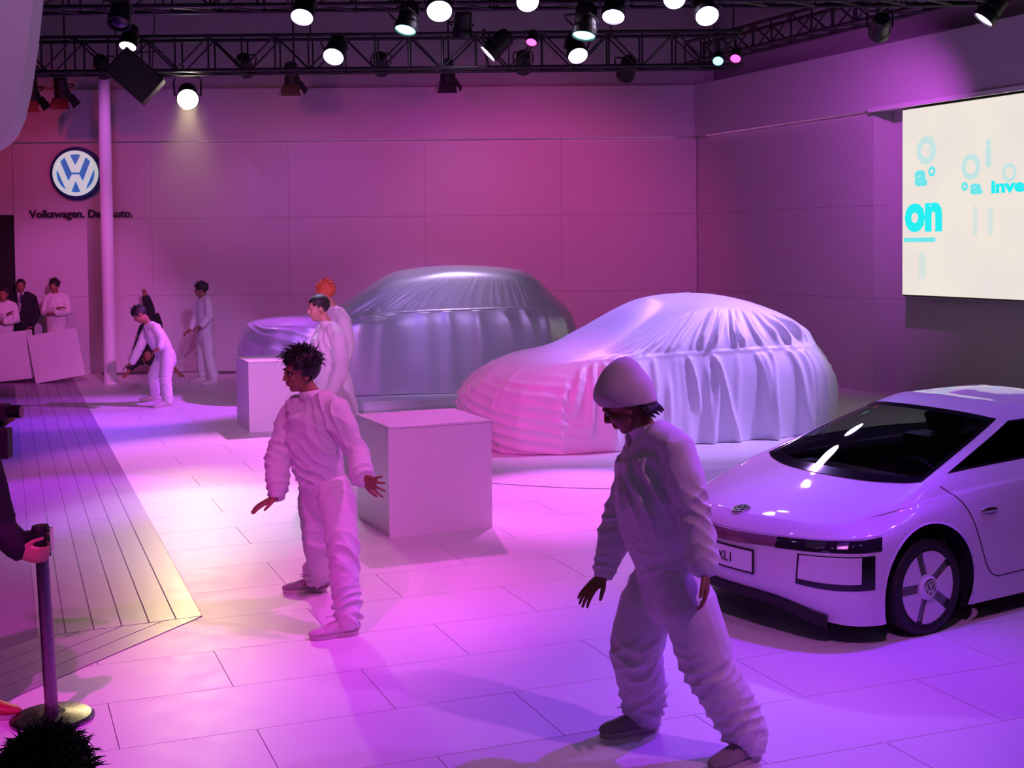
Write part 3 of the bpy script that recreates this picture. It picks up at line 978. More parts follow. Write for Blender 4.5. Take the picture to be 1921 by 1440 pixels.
tv = uniq(np.linspace(0, 8, 205), np.array([6.05, 6.94, 6.12, 6.9, 2.05, 2.86]), 8 + np.linspace(0, .985, 14))
XP = XS.grid(sv, tv)
XN = XS.normals(sv, tv)
def in_hole(s, t):
    s = min(s, 2 * NC - s)
    if 6.05 < t < 6.94 and s < 3.35:
        return 'wind'
    if 6.12 < t < 6.9 and 4.25 < s < 6.6:
        return 'side'
    return None
WR, WC = 0.362, (0.0, 0.265)
WR2, WC2 = 0.335, (-2.224, 0.265)
BP = XP.copy()
near = np.abs(BP[..., 1]) > .45
inside = np.zeros(BP.shape[:2], bool)
for (cx, cz), R in ((WC, WR), (WC2, WR2)):
    dx, dz = BP[..., 0] - cx, BP[..., 2] - cz
    d = np.sqrt(dx * dx + dz * dz)
    snap = near & (np.abs(d - R) < .0135)
    k = np.where(snap, R / np.maximum(d, 1e-6), 1.0)
    BP[..., 0] = cx + dx * k
    BP[..., 2] = cz + dz * k
    d2 = np.sqrt((BP[..., 0] - cx) ** 2 + (BP[..., 2] - cz) ** 2)
    inside |= near & (d2 < R - 1e-4)
nsx, ntx = len(sv), len(tv)
faces = []
for j in range(ntx - 1):
    tm = (tv[j] + tv[j + 1]) / 2
    for i in range(nsx):
        i2 = (i + 1) % nsx
        s1 = sv[i2] if i2 else 2 * NC
        if in_hole((sv[i] + s1) / 2, tm):
            continue
        if inside[j, i] or inside[j, i2] or inside[j + 1, i] or inside[j + 1, i2]:
            continue
        faces.append((j * nsx + i, j * nsx + i2, (j + 1) * nsx + i2, (j + 1) * nsx + i))
faces.append(tuple((ntx - 1) * nsx + i for i in range(nsx)))
me = bpy.data.meshes.new('body_shell')
me.from_pydata([tuple(p) for p in BP.reshape(-1, 3).tolist()], [], faces)
me.update()
body = mobj('body_shell', me, M['paint'], car, smooth=True)

def patch(name, s0, s1, t0, t1, material, parent, off=.003, ns=40, ntp=14, thick=0.0, fs=None, ft=None):
    """strip of the car surface lifted off it by off"""
    s = np.linspace(s0, s1, ns)
    t = np.linspace(t0, t1, ntp)
    if fs is None:
        P = XS.grid(s, t)
        Nn = XS.normals(s, t)
        P = P + Nn * off
    else:
        P = np.zeros((ntp, ns, 3))
        for a in range(ntp):
            for b in range(ns):
                ss, tt_ = fs(b / (ns - 1), a / (ntp - 1))
                sa, ta = np.array([ss]), np.array([tt_])
                P[a, b] = XS.grid(sa, ta)[0, 0] + XS.normals(sa, ta)[0, 0] * off
    return mobj(name, grid_mesh(name, P, wrap=False), material, parent, smooth=True)
# windscreen and side glass, each with its black border
wind = patch('windscreen', -3.35, 3.35, 6.05, 6.94, M['glass'], car, .0, 90, 30)
for a in ((-3.36, -3.02, 6.04, 6.95), (3.02, 3.36, 6.04, 6.95), (-3.05, 3.05, 6.04, 6.14), (-3.05, 3.05, 6.885, 6.95)):
    patch('black_border', *a, M['gloss'], wind, .004, 60, 24)
for sgn in (1, -1):
    g = patch('side_window', 4.25 * sgn, 6.6 * sgn, 6.12, 6.9, M['glassdark'] if sgn > 0 else M['glass'], car, .0, 60, 24)
    for a in ((4.24, 4.33, 6.11, 6.91), (6.5, 6.61, 6.11, 6.91), (4.3, 6.55, 6.11, 6.17), (4.3, 6.55, 6.85, 6.91)):
        patch('window_frame', a[0] * sgn, a[1] * sgn, a[2], a[3], M['gloss'], g, .003, 50, 14)
    # headlamp band along the front corner
    hl = patch('headlamp', 1.0 * sgn, 3.12 * sgn, 2.08, 2.84, M['lampglass'], car, .004, 50, 12)
    patch('lamp_lens', 1.55 * sgn, 1.9 * sgn, 2.25, 2.7, M['steel'], hl, .006, 10, 6)
    patch('lamp_lens', 2.15 * sgn, 2.4 * sgn, 2.25, 2.7, M['steel'], hl, .006, 10, 6)
    # air intake frame below the lamp
    it = patch('air_intake', 1.42 * sgn, 3.0 * sgn, 1.22, 1.96, M['gloss'], car, .003, 40, 12)
    patch('intake_panel', 1.46 * sgn, 2.72 * sgn, 1.36, 1.93, M['paint'], it, .008, 40, 12)
    # crease where the bonnet meets the wing
    patch('bonnet_gap', .0, 3.1 * sgn, 2.93, 2.965, M['joint'], car, .0015, 60, 3)
# nose band between the lamps
patch('nose_band', -1.0, 1.0, 2.12, 2.82, mat('nose_band_tint', (.20, .10, .14), .12, coat=.6), car, .003, 40, 8)
# front splitter
V = []
lipn = 60
for rr, zz in ((1.0, .05), (1.0, -.03), (.9, -.03), (.9, .05)):
    pass
s = np.linspace(-2.05, 2.05, lipn)
q = XS.grid(s, np.array([0.0, .35]))
P = np.stack([q[1] * [1.004, 1.004, 1] + [.012, 0, 0], q[0] * [1.0, 1.0, 1] + [.012, 0, -.035], q[0] * [.86, .9, 1] + [0, 0, -.035], q[0] * [.86, .9, 1] + [0, 0, .02]])
mobj('splitter', grid_mesh('splitter', P, wrap=False), M['black'], car)
# underside
q = XS.grid(np.linspace(0, 2 * NC, 120, endpoint=False), np.array([0.0]))[0]
mb = MB()
mb.add([tuple(p) for p in (q * [1, .8, 1] + [0, 0, .01]).tolist()], [tuple(range(120))])
mb.build('underbody', M['black'], car)
# number plate
pl = thing('number_plate', '', '', (0, 0, 0))
for k in ('label', 'category'):
    del pl[k]
pl.parent = car
s_pl = np.linspace(-.62, .62, 24)
def plate_pts(y0, y1, z0, z1, off):
    out = np.zeros((6, 20, 3))
    for a, z in enumerate(np.linspace(z0, z1, 6)):
        for b, y in enumerate(np.linspace(y0, y1, 20)):
            out[a, b] = (.806 + off - .30 * y * y, y, z)
    return out
mobj('plate_frame', grid_mesh('plate_frame', plate_pts(-.27, .27, .335, .475, .006), wrap=False), M['black'], pl)
mobj('plate_board', grid_mesh('plate_board', plate_pts(-.258, .258, .347, .463, .010), wrap=False), M['white'], pl)
me = text_mesh('XL1', width=.115, extrude=.001)
o = mobj('plate_lettering', me, M['black'], pl)
o.matrix_local = face_frame((.818, -.012, .378), (0, 1, 0), (0, 0, 1))
# bonnet emblem
bx = XS.grid(np.array([0.0]), np.array([4.80]))[0, 0]
bn = XS.normals(np.array([0.0]), np.array([4.80]))[0, 0]
eb = thing('bonnet_emblem', '', '', tuple(bx))
for k in ('label', 'category'):
    del eb[k]
eb.parent = car
bn = Vector(bn)
ru = Vector((-bn.z, 0, bn.x))
emblem(eb, face_frame((0, 0, 0), (0, 1, 0), ru), .050, M['chrome'], M['gloss'], M['chrome'], .008, 1.1)
# door gap, drawn as a thin recessed seam on the flank
from mathutils.bvhtree import BVHTree
bvh = BVHTree.FromPolygons([tuple(p) for p in XP.reshape(-1, 3).tolist()], [(j * nsx + i, j * nsx + (i + 1) % nsx, (j + 1) * nsx + (i + 1) % nsx, (j + 1) * nsx + i) for j in range(ntx - 1) for i in range(nsx)])
def flank(pts, side=1):
    out = []
    for x, z in pts:
        h = bvh.ray_cast(Vector((x, 3.0 * side, z)), Vector((0, -side, 0)))
        out.append((h[0], h[1]))
    return out
def densify(pts, n=12):
    P = [Vector((*p, 0)) for p in pts]
    out = []
    for i in range(len(P) - 1):
        p0, p1, p2, p3 = P[max(i - 1, 0)], P[i], P[i + 1], P[min(i + 2, len(P) - 1)]
        for k in range(n):
            w = cr_w(k / n)
            c = p0 * w[0] + p1 * w[1] + p2 * w[2] + p3 * w[3]
            out.append((c.x, c.y))
    out.append(tuple(P[-1][:2]))
    return out
for side in (1, -1):
    seam = densify([(-.19, .80), (-.27, .73), (-.345, .63), (-.42, .45), (-.475, .33), (-.55, .262), (-.70, .255), (-1.3, .27), (-1.62, .34), (-1.66, .55), (-1.62, .80)])
    hits = flank(seam, side)
    mb = MB()
    mb.tube([h[0] for h in hits if h[0] is not None], .0035, 5)
    mb.build('door_seam', M['black'], car)
    hd = flank([(-.50, .645)], side)[0]
    o = MB().lathe([(.0, -.075), (.010, -.06), (.016, 0), (.010, .06), (.0, .075)], 12).build('door_handle', M['chrome'], car, smooth=True)
    o.location = hd[0] + hd[1] * .008
    o.rotation_euler = (PI / 2 * 0, PI / 2, 0)
    o.scale = (1.0, .7, 1.0)
# wheels
def wheel(x, y, side, r, w):
    t = thing('wheel', '', '', (x, y, r))
    for k in ('label', 'category'):
        del t[k]
    t.parent = car
    t.rotation_euler = (PI / 2 if side < 0 else -PI / 2, 0, 0)     # local z points out of the car
    MB().lathe([(r * .70, -w), (r * .93, -w), (r, -w * .85), (r, -w * .12), (r * .97, -w * .03), (r * .88, 0.0), (r * .81, -.002), (r * .795, -.012), (r * .70, -.02)], 56, cap=False).build('tyre', M['rubber'], t, smooth=True)
    MB().lathe([(r * .81, -.016), (r * .79, -.004), (r * .76, -.004), (r * .76, -.03), (0, -.03)], 56, cap=False).build('rim', M['gloss'], t)
    # five pale aero segments with dark slots between them
    n = 5
    for k in range(n):
        a0 = 2 * PI * k / n
        hs = r * .105
        pts = []
        ro, ri = r * .77, r * .23
        th0 = math.asin(hs / ro)
        thi = math.asin(min(.95, hs / ri)) * .9
        for q in np.linspace(a0 + th0, a0 + 2 * PI / n - th0, 14):
            pts.append((ro * math.cos(q), ro * math.sin(q)))
        for q in np.linspace(a0 + 2 * PI / n - thi, a0 + thi, 5):
            pts.append((ri * math.cos(q), ri * math.sin(q)))
        MB().prism(pts, -.022, -.006).build('aero_segment', M['paint'], t, bevel=.002)
        m = Matrix.Rotation(a0, 4, 'Z')
        MB().box((r * .22, -hs * 1.1, -.03), (r * .755, hs * 1.1, -.018), m).build('slot_blade', M['steel'], t)
    MB().lathe([(.0, -.03), (r * .27, -.03), (r * .26, .0), (r * .22, .012), (.0, .014)], 32).build('hub', M['paint'], t, smooth=False)
    cap = bpy.data.objects.new('hub_emblem', None)
    link(cap, t)
    emblem(cap, face_frame((0, 0, .010), (1, 0, 0), (0, 1, 0)) @ Matrix.Rotation(PI if side > 0 else 0, 4, 'Z'), r * .17, M['chrome'], M['dash'], M['chrome'], .006, 1.12)
wheel(0, .815, 1, .268, .15)
wheel(0, -.815, -1, .268, .15)
wheel(-2.224, .70, 1, .268, .15)
wheel(-2.224, -.70, -1, .268, .15)
for (cx, cz), R, yo in ((WC, WR, .80), (WC2, WR2, .70)):
    for side in (1, -1):
        mb = MB()
        n = 40
        V, F = [], []
        for y in (yo - .26, yo - .02):
            for k in range(n + 1):
                a = -.45 + (PI + .9) * k / n
                V.append((cx + (R + .012) * math.cos(a), y * side, cz + (R + .012) * math.sin(a)))
        for k in range(n):
            F.append((k, k + 1, n + 2 + k, n + 1 + k))
        F.append(tuple(range(n + 1)))
        mb.add(V, F)
        mb.build('arch_liner', M['black'], car, smooth=False)
# cabin
MB().prism([(-.06, -.45), (-.20, -.58), (-.46, -.60), (-.46, .60), (-.20, .58), (-.06, .45), (-.02, 0)], .66, .768).build('dashboard', M['dash'], car, bevel=.02)
MB().box((-2.3, -.66, .16), (.05, .66, .20)).build('cabin_floor', M['black'], car)
for sgn in (1, -1):
    MB().box((-2.1, .64 * sgn - .015, .2), (-.30, .64 * sgn + .015, .78)).build('door_lining', M['dash'], car)
    st_ = MB()
    st_.box((-1.25, .30 * sgn - .22, .22), (-.72, .30 * sgn + .22, .38))
    st_.box((-1.50, .30 * sgn - .22, .25), (-1.24, .30 * sgn + .22, .88))
    st_.box((-1.50, .30 * sgn - .12, .89), (-1.36, .30 * sgn + .12, 1.03))
    st_.build('seat', M['black'], car, bevel=.03)
sw = [(-.52 + .06 * math.sin(a), .30 + .17 * math.cos(a), .72 + .16 * math.sin(a)) for a in np.linspace(0, 2 * PI, 25)]
MB().tube(sw, .013, 8, cap=False).build('steering_wheel', M['black'], car, smooth=True)
MB().box((-1.0, -.07, 1.045), (-.96, .07, 1.085)).build('inner_mirror', M['black'], car, bevel=.008)

# ------------------------------------------------------------------ people
def loft(rings, n=20, dome=True):
    """rings: (centre, half-axis a, half-axis b); rounded ends"""
    R = [(Vector(c), Vector(a), Vector(b)) for c, a, b in rings]
    if dome:
        def capped(r, nxt, k):
            d = (r[0] - nxt[0]).normalized() * min(r[1].length, r[2].length)
            return [(r[0] + d * math.sin(f), r[1] * math.cos(f), r[2] * math.cos(f)) for f in k]
        ks = (1.45, 1.1, .75, .38)
        R = capped(R[0], R[1], ks) + R + capped(R[-1], R[-2], ks[::-1])
    V, F = [], []
    for c, a, b in R:
        for k in range(n):
            t = 2 * PI * k / n
            V.append(c + a * math.cos(t) + b * math.sin(t))
    for i in range(len(R) - 1):
        for k in range(n):
            k2 = (k + 1) % n
            F.append((i * n + k, i * n + k2, (i + 1) * n + k2, (i + 1) * n + k))
    F.append(tuple(range(n))[::-1])
    q = (len(R) - 1) * n
    F.append(tuple(q + k for k in range(n)))
    return V, F

def perp(d, hint=Vector((0.3, -1, 0.2))):
    a = d.cross(hint)
    if a.length < 1e-4:
        a = d.cross(Vector((1, 0, 0)))
    a.normalize()
    return a, d.cross(a).normalized()

def limb(pts, rad, n=16, flat=1.0):
    """rounded tapered limb through pts"""
    pts = [Vector(p) for p in pts]
    rings = []
    for i, p in enumerate(pts):
        d = (pts[min(i + 1, len(pts) - 1)] - pts[max(i - 1, 0)]).normalized()
        a, b = perp(d)
        rings.append((p, a * rad[i], b * rad[i] * flat))
    return loft(rings, n)

def ellipsoid(c, ax, n=16, m=10):
    c = Vector(c)
    V, F = [], []
    for i in range(m + 1):
        f = -PI / 2 + PI * (i + .02 if i == 0 else i - .02 if i == m else i) / m
        for k in range(n):
            t = 2 * PI * k / n
            V.append(c + Vector(ax[0]) * math.cos(f) * math.cos(t) + Vector(ax[1]) * math.cos(f) * math.sin(t) + Vector(ax[2]) * math.sin(f))
    for i in range(m):
        for k in range(n):
            k2 = (k + 1) % n
            F.append((i * n + k, i * n + k2, (i + 1) * n + k2, (i + 1) * n + k))
    F.append(tuple(range(n))[::-1])
    F.append(tuple(m * n + k for k in range(n)))
    return V, F

def fuse(name, solids, voxel, material, parent, smooth_it=4, fold=None, seed=0):
    """join closed solids into one continuous skin, smooth it and add cloth folds"""
    mb = MB()
    for V, F in solids:
        mb.add(V, F)
    me = mb.mesh(name)
    bm = bmesh.new()
    bm.from_mesh(me)
    bmesh.ops.recalc_face_normals(bm, faces=bm.faces[:])
    bm.to_mesh(me)
    bm.free()
    tmp = bpy.data.objects.new(name, me)
    COL.objects.link(tmp)
    r = tmp.modifiers.new('r', 'REMESH')
    r.mode = 'VOXEL'
    r.voxel_size = voxel
    s = tmp.modifiers.new('s', 'SMOOTH')
    s.factor = .5
    s.iterations = smooth_it
    bpy.context.view_layer.update()
    out = bpy.data.meshes.new_from_object(tmp.evaluated_get(bpy.context.evaluated_depsgraph_get()))
    bpy.data.objects.remove(tmp)
    bpy.data.meshes.remove(me)
    out.name = name
    n = len(out.vertices)
    if fold:
        co = np.empty(n * 3)
        out.vertices.foreach_get('co', co)
        co = co.reshape(-1, 3)
        no = np.empty(n * 3)
        out.vertices.foreach_get('normal', no)
        no = no.reshape(-1, 3)
        rg = np.random.RandomState(seed)
        def nz3(p, f, k=5):
            v = 0
            for _ in range(k):
                d = rg.normal(size=3)
                d /= np.linalg.norm(d)
                v = v + np.sin(p @ d * f * rg.uniform(.6, 1.5) + rg.uniform(0, 6.28))
            return v / k ** .5
        base = fold.get('base', .004)
        warp = np.stack([nz3(co, 9), nz3(co, 9), nz3(co, 9)], 1) * .02
        d = base * nz3(co + warp, 16) + base * .8 * (1 - np.abs(nz3(co + warp * 2, 26))) * 1.0
        for c, ax, R, amp, lam in fold.get('bunch', []):
            c, ax = np.array(c), np.array(ax, float)
            ax = ax / (np.linalg.norm(ax) + 1e-9)
            rel = co - c
            w = np.exp(-(rel ** 2).sum(1) / R ** 2)
            for _ in range(3):
                q = rg.normal(size=3)
                q = q - ax * (q @ ax)
                q = q / (np.linalg.norm(q) + 1e-9)
                dr = ax + q * rg.uniform(.25, 1.0)
                dr = dr / np.linalg.norm(dr)
                ph = rel @ dr * PI / (lam * rg.uniform(.8, 1.6)) + .9 * nz3(co, 12) + .6 * nz3(co, 25) + rg.uniform(0, 6)
                mod = np.clip(nz3(co, 11) * .8 + .15, 0, 1)
                d = d + amp * w * mod * ((1 - np.abs(np.sin(ph))) ** 1.6 * 1.5 - .3)
        co = co + no * d[:, None]
        out.vertices.foreach_set('co', co.ravel())
        out.update()
    return mobj(name, out, material, parent, smooth=True)

def hand(wr, d, palm, thumb, curl=20, spread=6, s=1.0):
    """palm and five bent fingers; d fingers' direction, palm the way the palm faces, thumb the thumb's side"""
    d = Vector(d).normalized()
    pn = Vector(palm)
    pn = (pn - d * pn.dot(d)).normalized()
    th = d.cross(pn)
    if th.dot(Vector(thumb)) < 0:
        th = -th
    wr = Vector(wr)
    out = []
    out.append(loft([(wr - d * .02 * s, th * .026 * s, pn * .020 * s), (wr + d * .02 * s, th * .034 * s, pn * .018 * s), (wr + d * .06 * s, th * .041 * s, pn * .016 * s), (wr + d * .088 * s, th * .040 * s, pn * .012 * s)], 16))
    for k, (o, L) in enumerate(((.030, .074), (.010, .082), (-.010, .077), (-.029, .061))):
        a = math.radians(spread * (1.5 - k))
        fd = (d * math.cos(a) + th * math.sin(a)).normalized()
        p = wr + d * .085 * s + th * o * s
        pts = [p - fd * .02 * s, p]
        ang = math.radians(curl)
        cur = fd
        for j, f in enumerate((.45, .32, .23)):
            c_, s_ = math.cos(ang), math.sin(ang)
            cur = (cur * c_ + (pn - cur * pn.dot(cur)).normalized() * s_).normalized()
            pts.append(pts[-1] + cur * L * f * s)
        out.append(limb(pts, [.0098 * s, .0096 * s, .0088 * s, .0080 * s, .0068 * s], 10))
    p = wr + d * .022 * s + th * .026 * s
    td = (d * .70 + th * .72 + pn * .15).normalized()
    q = p + td * .042 * s
    td2 = (d * .85 + th * .42 + pn * .22).normalized()
    out.append(limb([p, q, q + td2 * .030 * s, q + td2 * .052 * s], [.015 * s, .0115 * s, .0100 * s, .008 * s], 10))
    return out

def head_parts(c, fw, up, s=1.0, nose=1.0):
    fw = Vector(fw).normalized()
    up = (Vector(up) - fw * Vector(up).dot(fw)).normalized()
    rt = fw.cross(up)
    def L(x, y, z):
        return Vector(c) + (rt * x + fw * y + up * z) * s
    def E(x, y, z, a, b, c_):
        return ellipsoid(L(x, y, z), (rt * a * s, fw * b * s, up * c_ * s), 18, 12)
    def C(p, q, r0, r1):
        return limb([L(*p), L(*[(u + v) / 2 for u, v in zip(p, q)]), L(*q)], [r0 * s, (r0 + r1) / 2 * s, r1 * s], 10)
    parts = [E(0, -.014, .034, .073, .094, .083), E(0, .018, -.040, .060, .066, .076), E(0, .050, -.092, .026, .024, .021),
             C((0, .084, .012), (0, .098 + .004 * nose, -.026), .009, .0125), C((-.036, .074, .022), (.036, .074, .022), .013, .013),
             E(.034, .058, -.024, .024, .026, .022), E(-.034, .058, -.024, .024, .026, .022),
             C((-.020, .082, -.056), (.020, .082, -.056), .008, .008), C((-.018, .080, -.067), (.018, .080, -.067), .008, .008),
             C((-.010, .092, -.032), (.010, .092, -.032), .009, .009),
             E(.074, -.008, -.010, .010, .020, .032), E(-.074, -.008, -.010, .010, .020, .032)]
    return parts, L, (rt, fw, up)

def hair_cap(name, L, ax, s, material, parent, style='short', seed=0):
    """scalp shell cut along the hairline, with locks"""
    rg = random.Random(seed)
    rt, fw, up = ax
    n, m = 40, 26
    V, F = [], []
    grow = {'short': 1.07, 'mop': 1.15, 'tousle': 1.24, 'bushy': 1.42}[style]
    for i in range(m + 1):
        f = -PI / 2 + PI * i / m
        for k in range(n):
            t = 2 * PI * k / n
            x, y, z = math.cos(f) * math.cos(t), math.cos(f) * math.sin(t), math.sin(f)
            j = 1 + (.035 if style != 'short' else .012) * (math.sin(7 * t + 3 * f) + math.sin(11 * t - 5 * f + seed)) * .5
            V.append(L(.074 * grow * j * x, -.014 + .096 * grow * j * y, .034 + .085 * grow * j * z))
    for i in range(m):
        for k in range(n):
            k2 = (k + 1) % n
            f = -PI / 2 + PI * (i + .5) / m
            t = 2 * PI * (k + .5) / n
            y, z, x = -.014 + .096 * math.cos(f) * math.sin(t), .034 + .085 * math.sin(f), .074 * math.cos(f) * math.cos(t)
            if style == 'bushy':
                line = -.05 if y < .04 else .05
            else:
                line = .066 if y > .055 else (.030 if y > .015 else (-.004 if y > -.035 else -.050))
                if style in ('mop',) and y > .015:
                    line -= .022
            if z > line:
                F.append((i * n + k, i * n + k2, (i + 1) * n + k2, (i + 1) * n + k))
    mb = MB().add(V, F)
    cnt = {'short': 0, 'mop': 60, 'tousle': 520, 'bushy': 1500}[style]
    for _ in range(cnt):
        t = rg.uniform(0, 2 * PI)
        f = rg.uniform(.02, 1.45) if style != 'bushy' else rg.uniform(-.5, 1.5)
        x, y, z = math.cos(f) * math.cos(t), math.cos(f) * math.sin(t), math.sin(f)
        if y > .55 and z < .45:
            continue
        p = L(.074 * grow * x * .97, -.014 + .096 * grow * y * .97, .034 + .085 * grow * z * .97)
        out = (rt * x + fw * y + up * z).normalized()
        ln = rg.uniform(.6, 1.5) * {'mop': .035, 'tousle': .050, 'bushy': .032}[style] * s
        sw = (fw * rg.uniform(-.4, .9) + rt * rg.uniform(-.8, .8) + up * rg.uniform(-.6, .5))
        d1 = (out * .8 + sw * .5).normalized()
        d2 = (out * .4 + sw * .8 - Vector((0, 0, .3))).normalized()
        r = rg.uniform(.003, .0065) * s * (.6 if style in ('tousle', 'bushy') else 1)
        mb.tube([p - out * .012 * s, p + d1 * ln * .5, p + d1 * ln * .5 + d2 * ln * .6], [r, r * .8, r * .12], 5)
    return mb.build(name, material, parent, smooth=True)

def shoe(an, toe, parent, material, s=1.0, laces=False, lift=0.0):
    """trainer with sole; an = ankle joint, toe = point the toes aim at"""
    an = Vector(an)
    d = Vector(toe) - an
    d.z = 0
    d.normalize()
    sd = Vector((-d.y, d.x, 0))
    up = Vector((0, 0, 1))
    b = Vector((an.x, an.y, lift)) - d * .055 * s
    L = .275 * s
    o = lambda u, z: b + d * L * u + up * z * s
    rings = [(o(.02, .050), sd * .026 * s, up * .032 * s), (o(.12, .052), sd * .036 * s, up * .046 * s), (o(.30, .060), sd * .039 * s, up * .054 * s),
             (o(.50, .048), sd * .042 * s, up * .040 * s), (o(.72, .038), sd * .047 * s, up * .028 * s), (o(.90, .034), sd * .040 * s, up * .022 * s), (o(.97, .032), sd * .026 * s, up * .017 * s)]
    coll = limb([o(.22, .075), o(.22, .105)], [.042 * s, .043 * s], 16)
    sh = fuse('shoe', [loft(rings, 18), coll], .010 * s, material, parent, 3, dict(base=.0012), 3)
    poly = []
    for u, w in ((0, .022), (.08, .034), (.25, .037), (.45, .036), (.65, .044), (.80, .046), (.93, .036), (1.0, .014)):
        poly.append((u, w))
    pts = [b + d * L * u + sd * w * s for u, w in poly] + [b + d * L * u - sd * w * s for u, w in poly[::-1]]
    mb = MB()
    nn = len(pts)
    V = [p + up * .002 for p in pts] + [p + up * .024 * s for p in pts]
    mb.add(V, [tuple(range(nn))[::-1], tuple(range(nn, 2 * nn))] + [(i, (i + 1) % nn, nn + (i + 1) % nn, nn + i) for i in range(nn)])
    mb.build('sole', M['sole'], sh)
    if laces:
        mb = MB()
        for i, u in enumerate((.40, .48, .56, .64)):
            z = .094 - .055 * (u - .36) / .28
            mb.tube([o(u, z - .012) + sd * .030 * s, o(u, z) + sd * .012 * s, o(u, z) - sd * .012 * s, o(u, z - .012) - sd * .030 * s], .0032 * s, 5)
        mb.tube([o(.42, .095), o(.50, .115) + sd * .02, o(.60, .105) + sd * .045], .0028 * s, 5)
        mb.tube([o(.42, .095), o(.52, .112) - sd * .02, o(.62, .100) - sd * .05], .0028 * s, 5)
        mb.build('laces', M['cotton'], sh)
    return sh

def person(label, J, face, style, group=None, s=1.0):
    """J: world joints. The figure: one continuous body, with clothing, hair and shoes as its children"""
    g = {k: Vector(v) for k, v in J.items()}
    base = Vector((g['pelvis'].x, g['pelvis'].y, 0))
    root = thing('person', label, 'person', base, group)
    g = {k: v - base for k, v in g.items()}
    st_ = style
    vox = st_.get('voxel', .012)
    up_h = face.get('up', Vector((0, 0, 1)))
    parts, L, ax = head_parts(g['head'], face['fw'], up_h, s)
    rt, fwh, uph = ax
    skin = list(parts)
    neck_top = L(0, -.022, -.075)
    skin.append(limb([L(0, -.02, -.03), neck_top, g['neck'], g['neck'] - (g['head'] - g['neck']).normalized() * .04], [.050 * s, .049 * s, .054 * s, .06 * s], 14))
    # trunk
    shv = (g['shL'] - g['shR'])
    shv.normalize()
    hpv = (g['hipL'] - g['hipR'])
    hpv.normalize()
    spine = (g['neck'] - g['pelvis'])
    sl = spine.length
    sd = spine.normalized()
    fc = shv.cross(sd)
    fc.normalize()
    fh = hpv.cross(sd)
    fh.normalize()
    mid = g['chest']
    def tr(grow, hem=0.0, belly=1.0):
        W = lambda p, v, f, w, d_: (p, v * w * s * grow, f * d_ * s * grow)
        q1 = g['pelvis'] + sd * hem
        q2 = g['pelvis'].lerp(mid, .35)
        q3 = g['pelvis'].lerp(mid, .75)
        q4 = mid.lerp(g['neck'], .45)
        shm = (g['shL'] + g['shR']) / 2
        return [W(q1, hpv, fh, .150, .105), W(q2, hpv, fh, .150 * belly, .112 * belly), W(q3, (hpv + shv).normalized(), fc, .165 * belly, .118 * belly),
                W(q4, shv, fc, .172, .110), W(shm.lerp(g['neck'], .35), shv, fc, .135, .085), W(g['neck'] - sd * .012, shv, fc, .062, .060)]
    skin.append(loft(tr(.86), 20))
    skin.append(limb([g['shR'], g['neck'] - sd * .065, g['shL']], [.040 * s, .050 * s, .040 * s], 14))
    for sd_ in 'LR':
        sh_, el, wr, hn = g['sh' + sd_], g['el' + sd_], g['wr' + sd_], g['hn' + sd_]
        skin.append(limb([sh_, sh_.lerp(el, .5), el, el.lerp(wr, .4), wr], [.040 * s, .040 * s, .035 * s, .035 * s, .026 * s], 12))
        hp = st_.get('hand' + sd_, {})
        skin += hand(wr, hn - wr, hp.get('palm', (0, 0, -1)), hp.get('thumb', (0, -1, 0)), hp.get('curl', 18), hp.get('spread', 5), s * hp.get('s', 1.0))
        hi, kn, an = g['hip' + sd_], g['kn' + sd_], g['an' + sd_]
        skin.append(limb([hi, hi.lerp(kn, .5), kn, kn.lerp(an, .35), an], [.080 * s, .068 * s, .052 * s, .050 * s, .036 * s], 12))
    fuse('body', skin, vox * .62 if st_.get('fine') else vox * .8, st_.get('skin', M['skin']), root, 2)
    for e in (-1, 1):
        if st_.get('fine'):
            ey = MB().add(*ellipsoid(L(.031 * e, .078, .002), (rt * .013 * s, fwh * .010 * s, uph * .0085 * s), 12, 8)).build('eye', M['eye'], root, smooth=True)
            MB().add(*ellipsoid(L(.031 * e, .0855, .002), (rt * .006 * s, fwh * .0035 * s, uph * .006 * s), 10, 6)).build('iris', M['iris'], ey, smooth=True)
            brow = MB().tube([L(.016 * e, .093, .020), L(.034 * e, .090, .026), L(.052 * e, .076, .018)], [.003, .0042, .002], 6)
            brow.build('eyebrow', M['hair'], root, smooth=True)
    # jacket or shirt
    top = st_.get('top', M['cotton'])
    bag = st_.get('bag', 1.0)
    J_ = [loft(tr(1.06 * bag, st_.get('hem', .0), st_.get('belly', 1.06)), 24)]
    yoke_pts = [g['shR'], g['shR'].lerp(g['neck'], .5) + sd * .012, g['neck'] - sd * .055, g['shL'].lerp(g['neck'], .5) + sd * .012, g['shL']]
    J_.append(limb(yoke_pts, [.066 * s * bag, .070 * s * bag, .072 * s * bag, .070 * s * bag, .066 * s * bag], 18))
    bunch = []
    for sd_ in 'LR':
        sh_, el, wr = g['sh' + sd_], g['el' + sd_], g['wr' + sd_]
        b = st_.get('sleeve', 1.0)
        if st_.get('roll' + sd_):
            wr = el.lerp(wr, st_['roll' + sd_])
        J_.append(limb([sh_.lerp(mid, .18) + Vector((0, 0, -.01)), sh_, sh_.lerp(el, .5), el, el.lerp(wr, .5), wr.lerp(el, .12)], [.075 * s, .070 * s * bag, .066 * s * b, .062 * s * b, .060 * s * b, .050 * s * b], 16))
        bunch.append((el, (wr - sh_), .10, .011 * st_.get('crease', 1), .055))
        bunch.append((wr.lerp(el, .2), (wr - el), .08, .009 * st_.get('crease', 1), .04))
        bunch.append((sh_.lerp(mid, .3), (sh_ - mid), .10, .006, .06))
